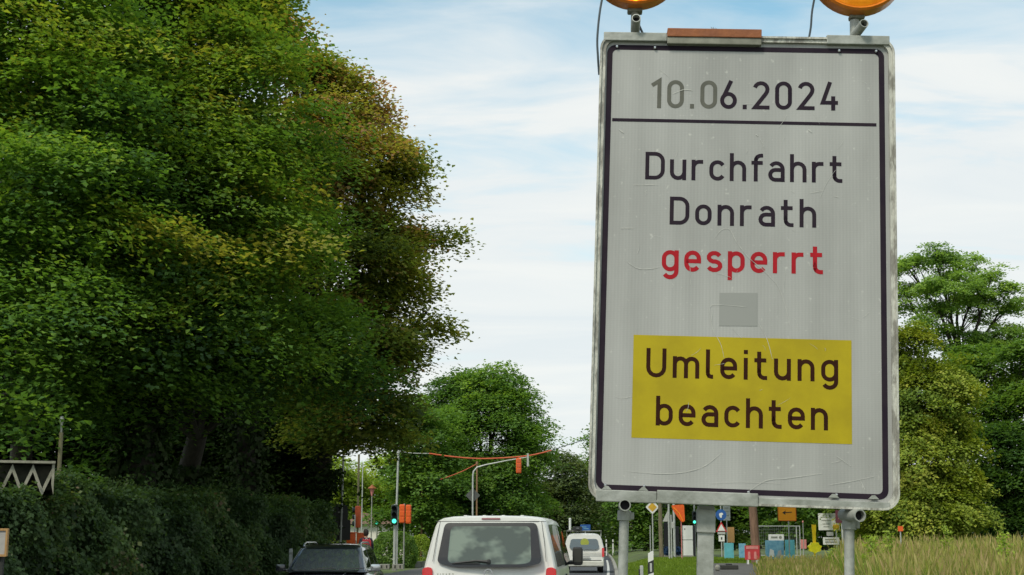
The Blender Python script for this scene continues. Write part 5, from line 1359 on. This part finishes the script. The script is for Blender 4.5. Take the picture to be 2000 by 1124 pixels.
# dark portable panels with blue sheeting
for k, (px, l, tp, w, lb) in enumerate(((1301, 0, 1021, 9, 'left tall dark panel with bunched blue sheeting at its foot'), (1322, 0, 1029, 9, 'right tall dark panel with bright blue sheeting at its foot'))):
    Y = 84 - 0 * k; b = base(px, Y); s = SC(Y); t = thing('advertising_stand', lb, 'stand', b, group='dark panels behind the pale posts')
    zt = zat(tp, Y) - b.z
    MB().box((0, 0, zt / 2 + .15), (w / s, .12, zt - .3), bev=.02).build('panel', M['dark_panel'], t)
    n = 500; v = nrm(rng.normal(0, 1, (n, 3))) * np.array([.22, .18, .22]) + np.array([.02, -.12, .35])
    quads_obj('blue_sheeting', leaf_faces(v, v - np.array([0, 0, .3]), .13, .3, .9), np.zeros(n), M['blue_cloth'], t)
    MB().box((0, 0, .06), (.5, .4, .12), bev=.02).build('foot', M['concrete'], t)
# white cabinet
b = base(1343, 82); s = SC(82); t = thing('cabinet', 'tall pale two part cabinet with a dark side left of the middle sign leg', 'cabinet', b)
zt = zat(1027, 82) - b.z; zs = zat(1055, 82) - b.z
MB().box((0, 0, (zt + zs) / 2 + .008), (18 / s, .4, zt - zs - .016), bev=.012).build('upper_door', M['white_sign'], t)
MB().box((0, 0, zs / 2 - .008 + .06), (18 / s, .4, zs - .016 - .12), bev=.012).build('lower_door', M['white_sign'], t)
MB().box((11.5 / s, .05, zt / 2 + .03), (5 / s, .34, zt - .1), bev=.01).build('dark_side', M['dark_panel'], t)
MB().lathe([(.035, -.01), (.03, -.02), (0, -.02)], (-6 / s, -.2, zt - .2), axis=(0, 1, 0), n=12).build('lock', M['black_plastic'], t)
MB().box((0, 0, .06), (20 / s, .45, .12), bev=.01).build('plinth', M['concrete'], t)
# blue round sign, pale board, warning triangle, small plate
b = base(1409, 80); s = SC(80); t = thing('sign_post', 'pole with blue round sign above a red rimmed triangle and small white plates', 'road sign', b)
pole_part(t, -.3, zat(985, 80) - b.z, .035, 'pole_light')
zc = zat(1006, 80) - b.z
MB().prism(circ(0, zc, .31), -.06, -.052).build('blue_disc', M['sign_blue'], t)
MB().prism([(-.05, zc - .16), (.04, zc - .16), (.05, zc - .02), (.14, zc + .04), (.06, zc + .12), (-.08, zc + .1), (-.12, zc)], -.066, -.061).build('white_symbol', M['white_sign'], t)
zc = zat(1031, 80) - b.z
MB().prism(rnd([(-.33, zc - .24), (.33, zc - .24), (0, zc + .33)], .04), -.06, -.052).build('red_triangle', M['sign_red'], t)
MB().prism(rnd([(-.22, zc - .18), (.22, zc - .18), (0, zc + .20)], .02), -.066, -.061).build('white_triangle', M['white_sign'], t)
MB().box((0, -.055, zat(1041, 80) - b.z), (.44, .01, .18), bev=.003).build('plate', M['grey_sign'], t)
zc = zat(1052, 80) - b.z
pl = MB().box((0, -.055, zc), (.34, .01, .34), bev=.003).build('plate', M['white_sign'], t)
MB().box((.0, -.063, zc), (.08, .004, .14)).build('symbol', M['black_plastic'], pl)
MB().tube([(.14, 0, -.3), (.14, 0, zat(1058, 80) - b.z)], .03, n=8).build('second_post', M['pole_light'], t)
t, b, cx, cz, hw, hh, yf = panel_on_post(1422, 86, 1413, 985, 1427, 1017, 'grey_sign', 'pale upright board right behind the blue round sign', rad=.02)
mb = MB()
for q in (.25, .05, -.2): mb.box((cx, yf - .003, cz + q), (hw * 1.2, .004, .06))
mb.build('printed_lines', M['pole_grey'], t)
t, b, cx, cz, hw, hh, yf = panel_on_post(1427, 90, 1421, 1030, 1434, 1060, 'wood_frame', 'narrow brown board low between the sign poles and the tree', rad=.02)
# barrier block at path end
b = base(1422, 52); t = thing('barrier_foot', 'dark grey rubber barrier foot lying at the edge of the path', 'barrier foot', b); s = SC(52)
MB().box((0, 0, .10), (34 / s, .30, .16), bev=.03).build('foot', M['sign_dark'], t); MB().box((0, 0, .20), (12 / s, .12, .06), bev=.02).build('grip', M['black_plastic'], t)
b = base(1400, 50); t = thing('stone', 'small pale stone beside the dark barrier foot', 'stone', b)
mb = MB(); bmv = [(.10 * math.cos(a) * math.cos(e) * (1 + .2 * math.sin(3 * a)), .09 * math.sin(a) * math.cos(e), .12 + .12 * math.sin(e)) for e in (-1.2, -.5, .2, .8, 1.3) for a in [2 * PI * k / 8 for k in range(9)]]
mb.grid([bmv[i * 9:(i + 1) * 9] for i in range(5)]); tag_ = mb.build('body', M['concrete'], t)
# teal barriers / posters
for px, l, r2, tp, bt, mm, lb in ((1512, 1496, 1531, 1056, 1096, 'poster_blue', 'large teal and pale blue poster board leaning on the site fence'),
                                  (1542, 1533, 1551, 1055, 1100, 'teal', 'narrow plain teal board right of the pale blue poster'),
                                  (1423, 1414, 1432, 1061, 1092, 'teal', 'teal board low behind the barrier foot'),
                                  (1449, 1443, 1456, 1062, 1090, 'poster_blue', 'narrow pale blue board left of the red board')):
    Y = 72 if px > 1500 else 76; b = base(px, Y); s = SC(Y); t = thing('poster_board', lb, 'board', b)
    za = max(zat(bt, Y) - b.z, .04); zb_ = zat(tp, Y) - b.z; w = (r2 - l) / s
    MB().box((0, 0, (za + zb_) / 2), (w, .04, zb_ - za), bev=.008).build('board', M[mm], t)
    if px == 1512:
        MB().prism([(-w * .32, za + .1), (-w * .02, za + .08), (-w * .05, za + .42), (-w * .25, za + .5)], -.027, -.022).build('printed_shape', M['white_sign'], t)
        MB().prism([(w * .12, za + .12), (w * .38, za + .1), (w * .34, za + .45), (w * .18, za + .4)], -.027, -.022).build('printed_shape', M['grey_sign'], t)
    for q in (-w * .35, w * .35): MB().box((q, .0, za / 2), (.05, .3, max(za, .05)), bev=.01).build('foot', M['bracket_grey'], t)
t, b, cx, cz, hw, hh, yf = panel_on_post(1515, 73, 1501, 1044, 1530, 1056, 'white_sign', 'small white printed sign above the pale blue poster board', name='notice_sign', rad=.015)
mb = MB(); mb.box((cx - .10, yf - .003, cz), (.34, .004, .10)); mb.prism(circ(cx + .22, cz, .08), yf - .005, yf - .001); mb.build('printed_marks', M['pole_grey'], t)
# red board with two figures
b = base(1468, 62); s = SC(62); t = thing('poster_board', 'small red board with two pale upright shapes at the foot of the reddish tree', 'board', b)
za, zb_ = zat(1094, 62) - b.z, zat(1066, 62) - b.z; za = max(za, .05)
MB().box((0, 0, (za + zb_) / 2), (28 / s, .05, zb_ - za), bev=.01).build('board', M['poster_red'], t)
MB().box((0, -.03, zb_ - .09), (23 / s, .012, .12), bev=.003).build('pale_strip', M['pink'], t)
for q in (-.14, .13):
    MB().prism(rnd([(q - .06, za + .04), (q + .06, za + .04), (q + .05, za + .36), (q - .05, za + .36)], .04), -.035, -.027).build('pale_shape', M['pink'], t)
for q in (-.2, .2): MB().box((q, 0, za / 2), (.06, .3, za), bev=.01).build('foot', M['white_sign'], t)
# construction fence panel
b = base(1521, 76); s = SC(76); t = thing('site_fence', 'galvanised mesh fence panel behind the teal poster boards', 'fence', b)
w = 80 / s; zt = zat(1027, 76) - b.z
for xx in (-w / 2, w / 2, w * .42): MB().tube([(xx, 0, 0), (xx, 0, zt)], .028, n=8).build('fence_post', M['pole_light'], t, smooth_=True)
for zz in (.12, zt - .03): MB().tube([(-w / 2, 0, zz), (w / 2, 0, zz)], .022, n=8).build('fence_rail', M['pole_light'], t, smooth_=True)
for k in range(1, 22): MB().tube([(-w / 2 + w * k / 22, .0, .12), (-w / 2 + w * k / 22, 0, zt - .03)], .004, n=4, caps=False).build('vertical_wire', M['fence_metal'], t)
for k in range(1, 9): MB().tube([(-w / 2, .012, .12 + (zt - .15) * k / 9), (w / 2, .012, .12 + (zt - .15) * k / 9)], .004, n=4, caps=False).build('horizontal_wire', M['fence_metal'], t)
MB().box((w / 2 - .15, 0, .06), (.7, .25, .12), bev=.03).build('fence_foot', M['concrete'], t)
# red and white sign clutter right of the fence
t, b, cx, cz, hw, hh, yf = panel_on_post(1568, 80, 1562, 1054, 1574, 1072, 'pink', 'small faded red barrier board with a thin tall pole', rad=.02)
t, b = pole_thing('pole', 'thin tall grey pole between the fence and the yellow post', 'pole', 1569, 79, 1021, .025, 'pole_grey')
MB().lathe([(.04, 0), (.05, .05), (0, .12)], (0, 0, zat(1021, 79) - b.z), n=10).build('red_top', M['pink'], t)
# yellow post
b = base(1590, 66); s = SC(66); t = thing('yellow_post', 'yellow plastic post widening to a bright yellow foot among the grass', 'post', b)
zt = zat(1025, 66) - b.z; zm = zat(1061, 66) - b.z; zl = zat(1079, 66) - b.z
MB().prism([(-.10, zt), (.10, zt), (.075, (zt + zm) / 2), (.065, zm), (-.065, zm), (-.075, (zt + zm) / 2)], -.05, .05).build('post', M['yellow_plastic'], t)
n = 40; MB().prism([(.30 * math.cos(2 * PI * k / n) * (1 + .10 * math.sin(7 * 2 * PI * k / n)), (zm + zl) / 2 + .24 * math.sin(2 * PI * k / n) * (1 + .10 * math.sin(7 * 2 * PI * k / n))) for k in range(n)], -.12, .10).build('foot_body', M['hi_yellow'], t)
MB().tube([(0, 0, 0), (0, 0, zl)], .05, n=8).build('stake', M['yellow_plastic'], t)
# white notice boards with maroon sign
t, b, cx, cz, hw, hh, yf = panel_on_post(1620, 62, 1600, 1003, 1640, 1036, 'white_sign', 'white notice board with an orange corner panel above smaller white plates', name='notice_sign', rad=.03, pc=1634, prr=.035)
mb = MB()
for k, (q, w2) in enumerate(((.20, .5), (.06, .42), (-.10, .34), (-.22, .25))): mb.box((cx - .12, yf - .003, cz + q), (w2, .004, .035))
mb.build('printed_lines', M['pole_grey'], t)
MB().box((cx + hw - .16, yf - .006, cz - hh + .14), (.28, .008, .22)).build('orange_panel', M['priority_yellow'], t)
zc = zat(1043, 62) - b.z; MB().box((-.30, yf - .004, zc), (.30, .008, .17), bev=.003).build('small_plate', M['grey_sign'], t)
zc = zat(1057, 62) - b.z; p2 = MB().box((-.26, yf - .006, zc), (.72, .008, .32), bev=.003).build('lower_plate', M['white_sign'], t)
for q in (.06, -.05): MB().box((-.28, yf - .012, zc + q), (.5, .004, .06)).build('printed_line', M['pole_grey'], p2)
t, b, cx, cz, hw, hh, yf = panel_on_post(1645, 60, 1633, 997, 1656, 1022, 'maroon', 'maroon sign with pale lines on a pale post by the right sign leg', rad=.02, pc=1646, prr=.05)
mb = MB()
for q in (.06, -.08): mb.box((cx, yf - .003, cz + q), (hw * 1.1, .004, .04))
mb.build('printed_lines', M['pink'], t)
t, b = pole_thing('pole', 'pale wooden post standing beside the maroon sign', 'pole', 1650, 63, 1030, .075, 'pole_beige')
MB().box((0, 0, zat(1030, 63) - b.z), (.17, .17, .04), bev=.01).build('cap', M['pole_beige'], t)
# orange dot in the linden foot
t, b, cx, cz, hw, hh, yf = panel_on_post(1759, 44, 1754, 1028, 1764, 1038, 'orange', 'tiny orange reflector plate in front of the linden right of the big sign', name='reflector_plate', rad=.02, prr=.02)
# far blue direction sign
t, b, cx, cz, hw, hh, yf = panel_on_post(1143, 105, 1134, 1025, 1153, 1037, 'sign_blue', 'small blue direction sign above the roof of the small van', rad=.03, prr=.03)
mb = MB(); mb.box((cx - .1, yf - .003, cz + .05), (.34, .004, .06)); mb.box((cx + .05, yf - .003, cz - .08), (.4, .004, .05)); mb.build('printed_lines', M['poster_blue'], t)

# ---- left edge: shelter roof, notice frame, lamp post
Y = 20.0; s = SC(Y)
bx = PX(97, Y); b = Vector((bx, Y, .115)); t = thing('shelter', 'weathered concrete shelter with a zigzag folded roof edge at the lower left', 'shelter', b, rz=R(21))
zt = zat(905, Y) - b.z; zl = zat(970, Y) - b.z
pit = 37.0 / s
# folded roof: zigzag front edge, extruded back
def zig(x0, n, zt, zl, pit):
    pts = []
    for k in range(n + 1): pts.append((x0 - k * pit, zl if k % 2 == 0 else zt))
    return pts
zz = [(-pit * .5 * k, (zl if k % 2 == 1 else zt - .13)) for k in range(0, 19)]
for k in range(18):
    (xa, za), (xb, zb_) = zz[k], zz[k + 1]
    th = .11
    MB().prism([(xa, za), (xb, zb_), (xb, zb_ + th), (xa, za + th)], 0, 3.2).build('roof_fold', M['shelter_conc'], t)
# recessed gable plate behind the folds and the top slab
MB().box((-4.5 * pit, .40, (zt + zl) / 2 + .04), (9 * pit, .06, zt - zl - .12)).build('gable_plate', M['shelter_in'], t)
MB().box((-4.5 * pit, 1.6, zt + .01), (9 * pit + .04, 3.3, .035)).build('top_slab', M['shelter_conc'], t)
MB().prism([(-.02, zt - .01), (.015, zt - .01), (.015, zl + .03), (-.02, zl + .18)], -.012, 3.2).build('end_board', M['shelter_conc'], t)
for xx in (-.45, -3.4):
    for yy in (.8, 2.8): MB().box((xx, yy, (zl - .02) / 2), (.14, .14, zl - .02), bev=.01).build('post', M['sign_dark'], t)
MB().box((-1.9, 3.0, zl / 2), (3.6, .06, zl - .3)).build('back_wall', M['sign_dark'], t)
MB().box((-1.9, 2.6, .45), (2.6, .4, .06), bev=.01).build('bench', M['wood_frame'], t)
Y = 16.0; s = SC(Y); b = Vector((PX(4, Y), Y, .115)); t = thing('notice_board', 'small grey notice in a yellow wooden frame cut by the left edge', 'notice board', b)
za, zb_ = zat(1084, Y) - b.z, zat(1036, Y) - b.z
MB().box((0, 0, (za + zb_) / 2), (20 / s, .03, zb_ - za), bev=.004).build('notice', M['notice'], t)
mb = MB(); w = 24 / s
ring_frame(mb, rrect(-w / 2, za - .02, w / 2, zb_ + .02, .01), rrect(-w / 2 + .022, za + .005, w / 2 - .022, zb_ - .005, .005), -.03, .02); mb.build('frame', M['wood_frame'], t)
MB().tube([(0, .04, -.1), (0, .04, zb_)], .03, n=8).build('post', M['sign_dark'], t)
Y = 23.5; b = base(108, Y); t = thing('lamp_post', 'beige post with a small white lamp head at the hedge, by the shelter roof', 'street lamp', b)
zt = zat(845, Y) - b.z
pole_part(t, -.2, zt, .034, 'pole_beige'); MB().tube([(0, 0, zt), (0, 0, zt + .18)], .018, n=8).build('neck', M['pole_grey'], t)
MB().lathe([(.02, .16), (.036, .19), (.04, .23), (.025, .27), (0, .275)], (0, 0, zt), n=14).build('lamp_head', M['grey_sign'], t, smooth_=True)
# pale stub by the hedge over the car roof
b = Vector((PX(569, 30.5), 30.5, .115)); t = thing('marker_post', 'small pale post in front of the hedge left of the dark car', 'roadside post', b)
zt = zat(1072, 30.5) - b.z
MB().box((0, 0, zt / 2), (.07, .07, zt), bev=.012).build('post', M['pole_light'], t); MB().box((0, 0, zt - .1), (.076, .076, .05)).build('band', M['pole_grey'], t)

# ------------------------------------------------------------ the pedestrian
def skinned(name, joints, edges, material, parent, levels=1, root=0):
    me = bpy.data.meshes.new(name)
    me.from_pydata([j[0] for j in joints], edges, []); me.materials.append(material)
    o = bpy.data.objects.new(name, me); C.objects.link(o)
    if parent is not None: o.parent = parent
    md = o.modifiers.new('skin', 'SKIN')
    for i, j in enumerate(joints):
        r = j[1]; me.skin_vertices[0].data[i].radius = (r, r) if not isinstance(r, tuple) else r
    me.skin_vertices[0].data[root].use_root = True
    md.use_smooth_shade = True
    sb = o.modifiers.new('subdivision', 'SUBSURF'); sb.levels = levels; sb.render_levels = levels
    dg = bpy.context.evaluated_depsgraph_get()
    m2 = bpy.data.meshes.new_from_object(o.evaluated_get(dg)); m2.name = name
    o.modifiers.clear(); o.data = m2
    return o
PYd = 50.0
pb = Vector((PX(715, PYd), PYd, .115))
per = thing('person', 'person walking away in dark jacket and trousers with red backpack beside the car', 'person', pb, rz=R(12))
# joints: x right, y forward (walking away from the camera)
B = [((0, 0, .93), .125), ((0, 0, 1.08), (.14, .10)), ((0, .01, 1.25), (.155, .11)), ((0, .01, 1.40), (.13, .09)), ((0, .02, 1.48), .055), ((0, .03, 1.56), .06), ((0, .035, 1.64), (.078, .095)), ((0, .04, 1.71), .07),
     ((-.17, .01, 1.40), .06), ((-.23, -.03, 1.15), .046), ((-.24, .06, .93), .034), ((-.235, .09, .87), .028),
     ((.17, .01, 1.40), .06), ((.22, -.01, 1.16), .046), ((.235, .12, .96), .034), ((.23, .16, .91), .028),
     ((-.09, 0, .86), .095), ((-.10, .10, .48), .065), ((-.10, .06, .10), .045), ((-.10, .18, .035), .035),
     ((.09, 0, .86), .095), ((.10, -.06, .48), .065), ((.10, -.26, .14), .045), ((.10, -.18, .035), .035)]
E_ = [(0, 1), (1, 2), (2, 3), (3, 4), (4, 5), (5, 6), (6, 7), (3, 8), (8, 9), (9, 10), (10, 11), (3, 12), (12, 13), (13, 14), (14, 15), (0, 16), (16, 17), (17, 18), (18, 19), (0, 20), (20, 21), (21, 22), (22, 23)]
for hb, sgn in ((11, -1), (15, 1)):
    hp = Vector(B[hb][0])
    for k in range(4):
        i0 = len(B)
        B.append(((hp.x + .0 * sgn, hp.y + .022 * (k - 1.5) + .012, hp.z - .05), .0095)); B.append(((hp.x - .012 * sgn, hp.y + .024 * (k - 1.5) + .02, hp.z - .085 - .006 * (k in (1, 2))), .0085)); B.append(((hp.x - .03 * sgn, hp.y + .024 * (k - 1.5) + .024, hp.z - .112), .0075))
        E_ += [(hb, i0), (i0, i0 + 1), (i0 + 1, i0 + 2)]
    i0 = len(B); B.append(((hp.x - .02 * sgn, hp.y + .05, hp.z - .02), .010)); B.append(((hp.x - .03 * sgn, hp.y + .065, hp.z - .055), .008)); E_ += [(hb, i0), (i0, i0 + 1)]
skinned('body', B, E_, M['skin'], per)
J = [((0, 0, .90), (.155, .12)), ((0, 0, 1.08), (.165, .125)), ((0, .01, 1.25), (.18, .135)), ((0, .01, 1.41), (.15, .11)), ((0, .02, 1.49), .072),
     ((-.175, .01, 1.405), .078), ((-.235, -.03, 1.15), .064), ((-.245, .055, .95), .050), ((.175, .01, 1.405), .078), ((.225, -.01, 1.16), .064), ((.238, .11, .98), .050)]
skinned('jacket', J, [(0, 1), (1, 2), (2, 3), (3, 4), (3, 5), (5, 6), (6, 7), (3, 8), (8, 9), (9, 10)], M['jacket'], per)
T = [((0, 0, .92), (.145, .115)), ((-.09, 0, .84), .112), ((-.10, .10, .48), .082), ((-.10, .065, .12), .066), ((.09, 0, .84), .112), ((.10, -.06, .48), .082), ((.10, -.25, .17), .066)]
skinned('trousers', T, [(0, 1), (1, 2), (2, 3), (0, 4), (4, 5), (5, 6)], M['trousers'], per)
for sx, sy in ((-.10, .13), (.10, -.22)):
    MB().box((sx, sy, .045), (.10, .27, .09), bev=.035).build('shoe', M['black_plastic'], per, smooth_=True)
n = 12; hr = [[(.088 * math.cos(a) * f, .045 - .015 + .108 * math.sin(a) * f, z) for a in [2 * PI * k / n for k in range(n + 1)]] for f, z in ((.82, 1.55), (1.0, 1.60), (1.08, 1.67), (1.02, 1.73), (.7, 1.775), (.1, 1.79))]
MB().grid(hr).build('hair', M['hair'], per, smooth_=True)
mb = MB()
for s in (-1, 1): mb.box((s * .088, .04, 1.635), (.02, .035, .055), bev=.009)
mb.build('ears', M['skin'], per, smooth_=True)
mb = MB(); mb.tube([(0, .12, 1.66), (0, .155, 1.625), (0, .135, 1.615)], [.010, .016, .012], n=8); mb.build('nose', M['skin'], per, smooth_=True)
for s in (-1, 1): MB().lathe([(.012, 0), (.010, .006), (0, .008)], (s * .032, .122, 1.655), axis=(0, 1, 0), n=10).build('eye', M['black_plastic'], per)
MB().box((0, .126, 1.592), (.045, .008, .01), bev=.003).build('mouth', M['poster_red'], per)
bp = thing('backpack', 'red backpack on the back of the walking person', 'backpack', pb, rz=R(12))
MB().box((0, -.20, 1.17), (.33, .17, .50), bev=.075).build('bag', M['backpack'], bp, smooth_=True)
MB().box((0, -.30, 1.08), (.24, .06, .24), bev=.03).build('front_pocket', M['backpack'], bp, smooth_=True)
MB().tube([(-.04, -.17, 1.42), (0, -.17, 1.46), (.04, -.17, 1.42)], .010, n=6).build('carry_loop', M['white_sign'], bp)
for s in (-1, 1): MB().tube([(s * .10, -.13, 1.40), (s * .12, .0, 1.475), (s * .12, .13, 1.36), (s * .15, .10, 1.15), (s * .15, -.12, 1.0)], .017, n=6).build('strap', M['backpack'], bp, smooth_=True)
